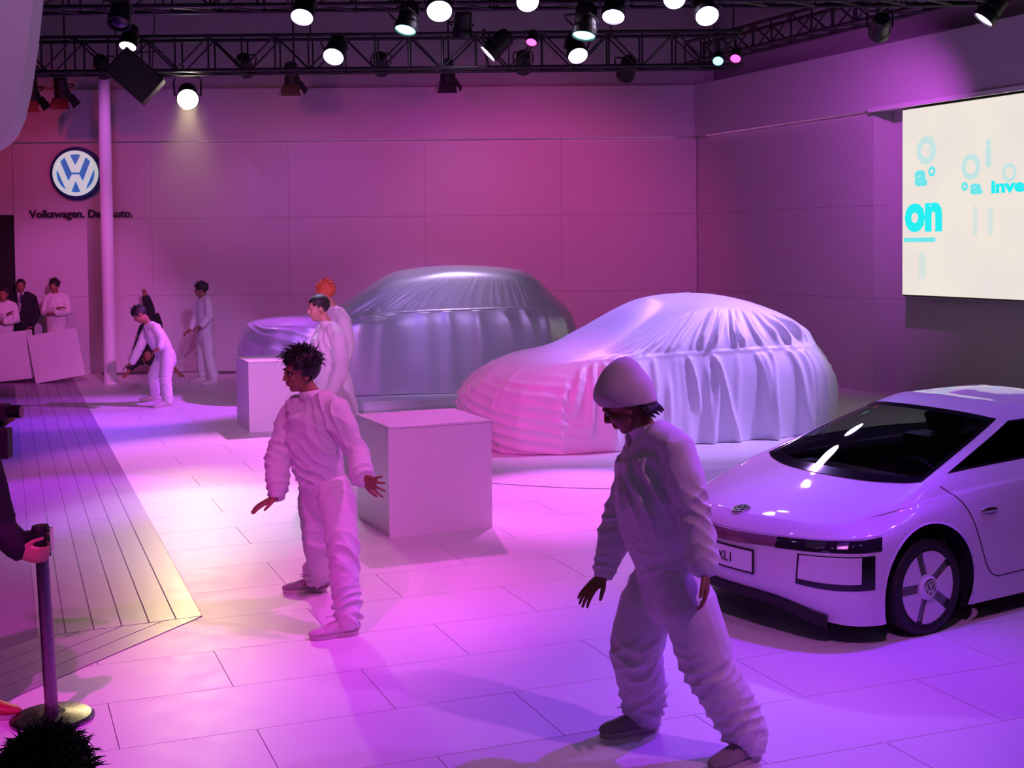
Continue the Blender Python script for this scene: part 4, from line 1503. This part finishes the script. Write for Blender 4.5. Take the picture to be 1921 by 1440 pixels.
    for sg in (-1, 1):
        bunch.append((mid + shv * .09 * sg + sd * .05, sd + shv * sg * .9, .22, .012 * st_.get('crease', 1), .075))
    bunch.append((g['pelvis'] + sd * .10, sd, .17, .010 * st_.get('crease', 1), .055))
    if st_.get('collar', True):
        J_.append(loft([(g['neck'] - sd * .05, shv * .095 * s, fc * .085 * s), (g['neck'] - sd * .01, shv * .072 * s, fc * .070 * s), (g['neck'] + (neck_top - g['neck']) * st_.get('collar_h', .18), shv * .064 * s, fc * .062 * s)], 20, dome=False))
    if st_.get('hood'):
        hb = g['neck'] - fc * .06 * s - sd * .03
        J_.append(ellipsoid(hb, (shv * .11 * s, fc * .055 * s, sd * .06 * s), 16, 10))
    jk = fuse(st_.get('top_name', 'jacket'), J_, vox, top, root, 3, dict(base=.0035 * st_.get('crease', 1), bunch=bunch), st_.get('seed', 1))
    if st_.get('coat'):
        pts = [(g['pelvis'] + sd * .12, hpv * .17, fh * .125), (g['pelvis'], hpv * .19, fh * .145), ((g['knL'] + g['knR']) / 2, hpv * .22, fh * .17), ((g['anL'] + g['anR']) / 2 + Vector((0, 0, .12)), hpv * .23, fh * .18)]
        fuse('coat_skirt', [loft(pts, 24, dome=False)], vox, top, root, 2, dict(base=.006), 4)
    # trousers
    tm = st_.get('bottom', M['cotton'])
    lb = st_.get('leg', 1.0)
    T_ = [loft([(g['pelvis'] + sd * .06, hpv * .150 * s, fh * .110 * s), (g['pelvis'] - sd * .02, hpv * .165 * s, fh * .122 * s), ((g['hipL'] + g['hipR']) / 2 - sd * .08, hpv * .150 * s, fh * .115 * s)], 22)]
    bunch = []
    for sd_ in 'LR':
        hi, kn, an = g['hip' + sd_], g['kn' + sd_], g['an' + sd_]
        end = an.lerp(kn, .02) if st_.get('long', True) else an.lerp(kn, .3)
        T_.append(limb([hi.lerp(g['pelvis'], .2), hi.lerp(kn, .3), kn.lerp(hi, .15), kn, kn.lerp(end, .45), end.lerp(kn, .12), end], [.098 * s, .098 * s * lb, .088 * s * lb, .082 * s * lb, .080 * s * lb, .074 * s * lb, .060 * s * lb], 18))
        cf = st_.get('crease', 1)
        bunch.append((kn, (an - hi), .13, .011 * cf, .06))
        bunch.append((an.lerp(kn, .2), (an - kn), .12, .014 * cf, .05))
        bunch.append((hi, (kn - hi) + hpv * .3, .12, .006 * cf, .05))
    fuse('trousers', T_, vox, tm, root, 3, dict(base=.0035 * st_.get('crease', 1), bunch=bunch), st_.get('seed', 1) + 50)
    # shoes
    for sd_ in 'LR':
        if st_.get('shoes', True):
            m = st_.get('shoe' + sd_, st_.get('shoe', M['shoe']))
            lift = st_.get('lift' + sd_, 0.0)
            shoe(g['an' + sd_], g['toe' + sd_], root, m, s, st_.get('fine', False), lift)
    # hair or hat
    if st_.get('hair'):
        hair_cap('hair', L, ax, s, st_.get('hairmat', M['hair']), root, st_['hair'], st_.get('seed', 1))
    return root, L, ax, g

JOINTS = {}
JOINTS['tousle'] = {'head': (-1.258, 7.730, 1.455), 'neck': (-1.185, 7.750, 1.297), 'chest': (-1.222, 7.770, 1.123), 'pelvis': (-1.154, 7.830, 0.786), 'shL': (-1.040, 7.650, 1.226), 'elL': (-0.913, 7.610, 0.980), 'wrL': (-0.858, 7.410, 0.871), 'hnL': (-0.782, 7.350, 0.851), 'shR': (-1.350, 7.870, 1.169), 'elR': (-1.407, 7.770, 0.914), 'wrR': (-1.391, 7.610, 0.734), 'hnR': (-1.496, 7.570, 0.687), 'hipL': (-1.066, 7.750, 0.767), 'knL': (-0.986, 7.500, 0.411), 'anL': (-0.945, 7.330, 0.086), 'hipR': (-1.218, 7.910, 0.739), 'knR': (-1.203, 7.970, 0.399), 'anR': (-1.255, 8.270, 0.092), 'toeL': (-1.062, 7.280, 0.008), 'toeR': (-1.423, 8.250, 0.027)}
JOINTS['hat'] = {'head': (0.481, 5.620, 1.504), 'neck': (0.578, 5.640, 1.376), 'chest': (0.599, 5.670, 1.189), 'pelvis': (0.663, 5.640, 0.779), 'shL': (0.682, 5.480, 1.330), 'elL': (0.745, 5.420, 1.087), 'wrL': (0.784, 5.360, 0.848), 'hnL': (0.791, 5.340, 0.716), 'shR': (0.563, 5.820, 1.259), 'elR': (0.473, 5.820, 0.960), 'wrR': (0.393, 5.760, 0.728), 'hnR': (0.261, 5.700, 0.610), 'hipL': (0.696, 5.540, 0.765), 'knL': (0.832, 5.500, 0.397), 'anL': (0.985, 5.480, 0.085), 'hipR': (0.618, 5.740, 0.714), 'knR': (0.524, 5.720, 0.395), 'anR': (0.586, 5.840, 0.085), 'toeL': (0.845, 5.380, 0.014), 'toeR': (0.407, 5.770, 0.008)}
JOINTS['short'] = {'head': (-1.777, 12.000, 1.626), 'neck': (-1.677, 12.000, 1.453), 'chest': (-1.700, 12.000, 1.248), 'pelvis': (-1.697, 12.000, 0.830), 'shL': (-1.575, 11.840, 1.366), 'elL': (-1.549, 11.800, 1.103), 'wrL': (-1.631, 11.740, 0.884), 'hnL': (-1.677, 11.720, 0.805), 'shR': (-1.793, 12.180, 1.358), 'elR': (-1.840, 12.200, 1.083), 'wrR': (-1.863, 12.100, 0.870), 'hnR': (-1.882, 12.050, 0.787), 'hipL': (-1.647, 11.920, 0.800), 'knL': (-1.660, 11.900, 0.402), 'anL': (-1.653, 11.920, 0.105), 'hipR': (-1.751, 12.100, 0.789), 'knR': (-1.780, 12.120, 0.390), 'anR': (-1.785, 12.120, 0.096), 'toeL': (-1.821, 11.900, 0.061), 'toeR': (-1.941, 12.100, 0.051)}
JOINTS['orange'] = {'head': (-2.003, 14.000, 1.700), 'neck': (-1.903, 14.000, 1.517), 'chest': (-1.901, 14.000, 1.277), 'pelvis': (-1.886, 14.000, 0.773), 'shL': (-1.783, 13.850, 1.410), 'elL': (-1.745, 13.830, 1.129), 'wrL': (-1.810, 13.780, 0.880), 'hnL': (-1.842, 13.760, 0.797), 'shR': (-1.979, 14.170, 1.411), 'elR': (-2.023, 14.200, 1.131), 'wrR': (-2.060, 14.150, 0.875), 'hnR': (-2.083, 14.100, 0.794), 'hipL': (-1.824, 13.920, 0.752), 'knL': (-1.779, 13.920, 0.381), 'anL': (-1.775, 13.940, 0.085), 'hipR': (-1.922, 14.100, 0.746), 'knR': (-1.888, 14.100, 0.381), 'anR': (-1.863, 14.100, 0.085), 'toeL': (-1.907, 13.900, -0.015), 'toeR': (-2.000, 14.080, 0.027)}
JOINTS['bend'] = {'head': (-5.180, 18.200, 1.265), 'neck': (-5.071, 18.250, 1.112), 'chest': (-5.013, 18.300, 0.996), 'pelvis': (-4.868, 18.350, 0.699), 'shL': (-4.935, 18.130, 1.089), 'elL': (-4.851, 18.080, 0.899), 'wrL': (-4.848, 17.980, 0.818), 'hnL': (-4.911, 17.940, 0.786), 'shR': (-5.140, 18.440, 1.033), 'elR': (-5.247, 18.400, 0.789), 'wrR': (-5.348, 18.320, 0.572), 'hnR': (-5.457, 18.280, 0.509), 'hipL': (-4.809, 18.240, 0.678), 'knL': (-4.816, 18.100, 0.364), 'anL': (-4.751, 17.970, 0.085), 'hipR': (-4.924, 18.420, 0.664), 'knR': (-5.081, 18.450, 0.376), 'anR': (-5.112, 18.680, 0.093), 'toeL': (-4.858, 17.900, 0.004), 'toeR': (-5.239, 18.640, 0.030)}
JOINTS['stand'] = {'head': (-4.986, 21.000, 1.513), 'neck': (-4.929, 21.000, 1.376), 'chest': (-4.923, 21.000, 1.196), 'pelvis': (-4.922, 21.000, 0.810), 'shL': (-4.833, 20.840, 1.322), 'elL': (-4.816, 20.820, 1.085), 'wrL': (-4.927, 20.740, 0.938), 'hnL': (-5.002, 20.700, 0.916), 'shR': (-5.038, 21.170, 1.318), 'elR': (-5.119, 21.200, 1.067), 'wrR': (-5.173, 21.050, 0.870), 'hnR': (-5.264, 21.000, 0.814), 'hipL': (-4.878, 20.920, 0.790), 'knL': (-4.842, 20.880, 0.417), 'anL': (-4.757, 20.850, 0.085), 'hipR': (-4.989, 21.100, 0.787), 'knR': (-5.018, 21.120, 0.432), 'anR': (-5.026, 21.200, 0.085), 'toeL': (-4.874, 20.800, -0.001), 'toeR': (-5.134, 21.180, 0.047)}
JOINTS['suit'] = {'head': (-8.480, 22.620, 1.556), 'neck': (-8.476, 22.650, 1.417), 'chest': (-8.454, 22.650, 1.195), 'pelvis': (-8.446, 22.650, 0.761), 'shL': (-8.284, 22.650, 1.341), 'elL': (-8.233, 22.670, 1.081), 'wrL': (-8.274, 22.540, 0.858), 'hnL': (-8.359, 22.520, 0.815), 'shR': (-8.661, 22.670, 1.335), 'elR': (-8.734, 22.700, 1.075), 'wrR': (-8.559, 22.520, 0.918), 'hnR': (-8.451, 22.480, 0.965), 'hipL': (-8.382, 22.650, 0.723), 'knL': (-8.370, 22.620, 0.365), 'anL': (-8.381, 22.650, 0.085), 'hipR': (-8.520, 22.650, 0.725), 'knR': (-8.536, 22.620, 0.366), 'anR': (-8.566, 22.650, 0.085), 'toeL': (-8.302, 22.480, -0.066), 'toeR': (-8.531, 22.480, -0.063)}
JOINTS['shirt'] = {'head': (-7.841, 22.450, 1.555), 'neck': (-7.827, 22.480, 1.408), 'chest': (-7.823, 22.480, 1.206), 'pelvis': (-7.832, 22.480, 0.784), 'shL': (-7.655, 22.480, 1.333), 'elL': (-7.607, 22.430, 1.106), 'wrL': (-7.773, 22.250, 1.090), 'hnL': (-7.863, 22.250, 1.099), 'shR': (-7.984, 22.480, 1.336), 'elR': (-8.018, 22.430, 1.092), 'wrR': (-7.725, 22.250, 1.180), 'hnR': (-7.646, 22.230, 1.198), 'hipL': (-7.769, 22.480, 0.738), 'knL': (-7.758, 22.450, 0.373), 'anL': (-7.768, 22.480, 0.085), 'hipR': (-7.898, 22.480, 0.739), 'knR': (-7.914, 22.450, 0.374), 'anR': (-7.942, 22.480, 0.085), 'toeL': (-7.684, 22.310, -0.054), 'toeR': (-7.911, 22.310, -0.052)}
JOINTS['shirtL'] = {'head': (-8.538, 21.980, 1.434), 'neck': (-8.554, 22.010, 1.290), 'chest': (-8.558, 22.010, 1.110), 'pelvis': (-8.569, 22.010, 0.688), 'shL': (-8.385, 22.010, 1.234), 'elL': (-8.318, 21.960, 1.003), 'wrL': (-8.455, 21.780, 0.979), 'hnL': (-8.543, 21.780, 0.989), 'shR': (-8.725, 22.010, 1.238), 'elR': (-8.756, 21.960, 0.990), 'wrR': (-8.398, 21.780, 1.103), 'hnR': (-8.302, 21.740, 1.166), 'hipL': (-8.498, 22.010, 0.661), 'knL': (-8.485, 21.980, 0.330), 'anL': (-8.495, 22.010, 0.085), 'hipR': (-8.641, 22.010, 0.662), 'knR': (-8.647, 21.980, 0.332), 'anR': (-8.675, 22.010, 0.085), 'toeL': (-8.414, 21.840, -0.042), 'toeR': (-8.628, 21.840, -0.040)}
JOINTS['acro'] = {'head': (-6.160, 22.100, 0.395), 'neck': (-6.244, 22.200, 0.306), 'chest': (-6.320, 22.350, 0.394), 'pelvis': (-6.296, 22.550, 0.709), 'shL': (-6.141, 22.250, 0.255), 'elL': (-5.874, 22.270, 0.233), 'wrL': (-5.656, 22.150, 0.060), 'hnL': (-5.566, 22.110, 0.009), 'shR': (-6.413, 22.250, 0.240), 'elR': (-6.496, 22.250, 0.168), 'wrR': (-6.536, 22.130, 0.062), 'hnR': (-6.579, 22.090, 0.021), 'hipL': (-6.250, 22.550, 0.727), 'knL': (-6.247, 22.600, 1.092), 'anL': (-6.308, 22.450, 1.457), 'hipR': (-6.351, 22.550, 0.719), 'knR': (-6.184, 22.700, 1.012), 'anR': (-6.130, 22.750, 0.703), 'toeL': (-6.109, 22.400, 1.576), 'toeR': (-6.073, 22.700, 0.567)}
JOINTS['usher'] = {'head': (-2.676, 6.200, 1.498), 'neck': (-2.655, 6.200, 1.358), 'chest': (-2.647, 6.200, 1.154), 'pelvis': (-2.645, 6.200, 0.745), 'shL': (-2.478, 6.100, 1.245), 'elL': (-2.392, 6.080, 0.896), 'wrL': (-2.274, 5.980, 0.803), 'hnL': (-2.176, 5.965, 0.791), 'shR': (-2.787, 6.350, 1.221), 'elR': (-2.751, 6.500, 1.036), 'wrR': (-2.605, 6.500, 1.315), 'hnR': (-2.540, 6.500, 1.355), 'hipL': (-2.562, 6.120, 0.738), 'knL': (-2.550, 6.100, 0.388), 'anL': (-2.546, 6.100, 0.085), 'hipR': (-2.740, 6.300, 0.709), 'knR': (-2.736, 6.300, 0.356), 'anR': (-2.732, 6.300, 0.085), 'toeL': (-2.389, 6.080, 0.000), 'toeR': (-2.582, 6.280, -0.006)}
V3 = Vector
# --- the two dancers in front
person('dancer in loose white suit with tousled black hair, arms spread beside the white cube', JOINTS['tousle'],
       dict(fw=(-.84, -.52, -.12), up=V3((.10, -.05, 1))),
       dict(fine=True, voxel=.008, collar_h=.55, hair='tousle', seed=3, leg=1.06, sleeve=1.12, bag=1.03, belly=1.14, crease=1.8, shoe=M['shoelight'], shoeR=M['shoe'],
            handL=dict(palm=(.1, 1, .2), thumb=(-.3, 0, -1), curl=6, spread=19), handR=dict(palm=(.2, .1, -1), thumb=(0, -1, -.1), curl=8, spread=4)))
r, L, ax, g = person('dancer in baggy off-white suit and knitted hat stepping past the sports car', JOINTS['hat'],
       dict(fw=(-.84, .10, -.46), up=V3((-.42, 0, .9))),
       dict(fine=True, voxel=.008, collar_h=.5, seed=8, leg=1.28, sleeve=1.15, bag=1.10, belly=1.14, crease=1.8, hood=True, shoe=M['shoe'],
            handL=dict(palm=(-.9, .2, 0), thumb=(-.4, -1, 0), curl=16, spread=2), handR=dict(palm=(.3, .3, -1), thumb=(0, -1, .2), curl=10, spread=7)), s=1.02)
# knitted hat
rt, fw, up = ax
hat = MB()
n, m = 36, 22
Vh, Fh = [], []
for i in range(m + 1):
    f = i / m
    rad = (1 + .10 * math.sin(PI * min(1, f * 1.6))) * math.sqrt(max(0.0, 1 - (max(0, f - .25) / .75) ** 2.2))
    for k in range(n):
        t = 2 * PI * k / n
        rib = 1 + .010 * math.cos(18 * t)
        x = .083 * rad * rib * math.cos(t)
        y = .104 * rad * rib * math.sin(t)
        edge = .048 * math.sin(t) - .012            # higher on the brow, low on the nape
        zz = edge * (1 - f) + (.012 + .165 * f)
        Vh.append(L(x, y - .016 - .050 * f * f, zz))
for i in range(m):
    for k in range(n):
        Fh.append((i * n + k, i * n + (k + 1) % n, (i + 1) * n + (k + 1) % n, (i + 1) * n + k))
Fh.append(tuple(m * n + k for k in range(n)))
ho = hat.add(Vh, Fh).build('knitted_hat', M['knit'], r, smooth=True)
md = ho.modifiers.new('thickness', 'SOLIDIFY')
md.thickness = .010
md.offset = 1
tb = MB()
for k in range(26):
    a = -PI / 2 + (k / 25 - .5) * 2.2
    x, y = .080 * math.cos(a), .100 * math.sin(a) - .02
    tb.tube([L(x * .95, y * .9, -.02), L(x, y * .98, -.06), L(x * 1.0, y * 1.03 - .008, -.085 - .008 * (k % 3))], [.011, .009, .003], 5)
tb.build('hair', M['hair'], r, smooth=True)

# --- the pair behind
person('dancer in white jacket with cropped dark hair standing behind the tousle-haired dancer', JOINTS['short'],
       dict(fw=(-.93, -.35, -.15)), dict(voxel=.012, collar_h=.5, hair='short', seed=5, skin=M['skinlight'], sleeve=1.15, bag=1.05, belly=1.1, crease=1.3))
person('dancer with orange hair in a long pale coat behind the cropped-hair dancer', JOINTS['orange'],
       dict(fw=(-.95, .25, -.05)), dict(voxel=.014, hair='mop', hairmat=M['hairorange'], seed=6, skin=M['skinlight'], coat=True, sleeve=1.2, bag=1.08, belly=1.15))
# --- at the back of the stage
person('dancer in white bending forward with one arm reaching to the floor', JOINTS['bend'],
       dict(fw=(-.70, -.30, -.62), up=V3((-.62, 0, .75))), dict(voxel=.014, hair='mop', seed=7, sleeve=1.05, crease=.9, shoe=M['shoelight'],
            handR=dict(palm=(.6, 0, -1), thumb=(0, -1, 0)), handL=dict(palm=(0, .2, -1), thumb=(-.3, -1, 0))))
person('dancer in white standing upright near the back wall with forearms raised', JOINTS['stand'],
       dict(fw=(-1, -.15, -.1)), dict(voxel=.014, hair='mop', seed=9, crease=.9, shoe=M['shoelight']))
# acrobat upside down
person('acrobat in black balancing on both hands behind the bending dancer, foot up', JOINTS['acro'],
       dict(fw=(.05, -1, .05), up=V3((0, -.1, 1))), dict(voxel=.014, hair='mop', seed=4, top=M['suitcloth'], bottom=M['suitcloth'], long=False, collar=False, shoes=False, rollL=.3, rollR=.3), s=1.0)
# --- watchers behind the tilted boxes
r, L, ax, g = person('man in dark suit, white shirt and tie behind the tilted boxes', JOINTS['suit'],
       dict(fw=(.25, -1, -.05)), dict(voxel=.014, hair='short', seed=12, top=M['suitcloth'], bottom=M['suitcloth'], shoe=M['black'], crease=.5, hem=-.12))
fc = V3((.0, -1, 0))
p0 = g['neck'] + V3((.0, -.075, .015))
MB().add([p0 + V3((-.055, .02, .02)), p0 + V3((.055, .02, .02)), p0 + V3((.012, -.095, -.32)), p0 + V3((-.012, -.095, -.32)), p0 + V3((-.055, .06, .02)), p0 + V3((.055, .06, .02)), p0 + V3((.012, -.03, -.32)), p0 + V3((-.012, -.03, -.32))],
         [(0, 1, 2, 3), (7, 6, 5, 4), (0, 4, 5, 1), (1, 5, 6, 2), (2, 6, 7, 3), (3, 7, 4, 0)]).build('shirt_front', M['cotton'], r)
MB().add([p0 + V3((-.014, -.005, .0)), p0 + V3((.014, -.005, .0)), p0 + V3((.024, -.105, -.30)), p0 + V3((-.024, -.105, -.30)), p0 + V3((0, -.112, -.34))], [(0, 1, 2, 3), (3, 2, 4)]).build('tie', M['tie'], r)
person('man in white shirt with crossed arms against the wall beside the suited man', JOINTS['shirt'],
       dict(fw=(-.10, -1, -.05)), dict(voxel=.014, hair='mop', seed=14, top_name='shirt', shoe=M['black'], crease=.7))
person('shorter man in white shirt with crossed arms in front of the dark doorway', JOINTS['shirtL'],
       dict(fw=(.10, -1, -.05)), dict(voxel=.014, hair='short', seed=15, top_name='shirt', shoe=M['black'], crease=.7))

# --- the suited helper at the barrier post
r, L, ax, g = person('person in dark suit gripping the barrier post', JOINTS['usher'],
       dict(fw=(.9, .3, -.1)), dict(voxel=.010, hair='short', seed=16, top=M['suitcloth'], bottom=M['suitcloth'], shoe=M['black'], shoeL=M['redshoe'], crease=.7, skin=M['skinlight'], sleeve=1.05, hem=-.12,
            handL=dict(palm=(.2, 1, 0), thumb=(0, 0, 1), curl=42, spread=0), handR=dict(palm=(0, 1, 0), thumb=(0, 0, 1), curl=40, spread=1)))
d_ = (g['wrL'] - g['elL']).normalized()
a_, b_ = perp(d_)
MB().add(*loft([(g['wrL'] - d_ * .012, a_ * .036, b_ * .036), (g['wrL'] + d_ * .014, a_ * .036, b_ * .036)], 18, dome=False)).build('shirt_cuff', M['cotton'], r, smooth=True)
# camera in the helper's other hand
vc = thing('video_camera', 'small black video camera held up in a hand of the suited helper', 'camera', (-2.55, 6.48, 1.33))
MB().box((-.16, -.04, .02), (.045, .04, .10)).build('body', M['black'], vc, bevel=.008)
MB().lathe([(.0, 0), (.030, 0), (.034, .07), (.0, .07)], 20, Matrix.Translation((.04, 0, .062)) @ Matrix.Rotation(PI / 2, 4, 'Y')).build('lens', M['gloss'], vc)
MB().box((-.03, -.035, -.17), (.05, .035, -.02)).build('battery', M['black'], vc, bevel=.006)
MB().box((-.02, -.015, -.03), (.02, .015, .03)).build('grip', M['black'], vc)

# --- spectator low in front of the viewer, only the hair shows
JOINTS['crouch'] = {'head': (-1.11, 3.05, .905), 'neck': (-1.12, 3.05, .75), 'chest': (-1.14, 3.04, .58), 'pelvis': (-1.15, 3.0, .30),
    'shL': (-.96, 3.06, .68), 'elL': (-.88, 3.20, .50), 'wrL': (-.98, 3.40, .42), 'hnL': (-1.0, 3.50, .42),
    'shR': (-1.31, 3.06, .68), 'elR': (-1.40, 3.20, .50), 'wrR': (-1.28, 3.40, .42), 'hnR': (-1.26, 3.50, .42),
    'hipL': (-1.06, 3.0, .28), 'knL': (-1.0, 3.36, .36), 'anL': (-1.0, 3.1, .085), 'hipR': (-1.24, 3.0, .28), 'knR': (-1.28, 3.36, .36), 'anR': (-1.28, 3.1, .085),
    'toeL': (-1.0, 3.5, .0), 'toeR': (-1.28, 3.5, 0)}
person('crouching spectator with bushy dark hair seen from behind near the barrier post', JOINTS['crouch'],
       dict(fw=(-.1, 1, 0)), dict(voxel=.014, hair='bushy', seed=18, top=M['suitcloth'], bottom=M['suitcloth'], shoe=M['black']))
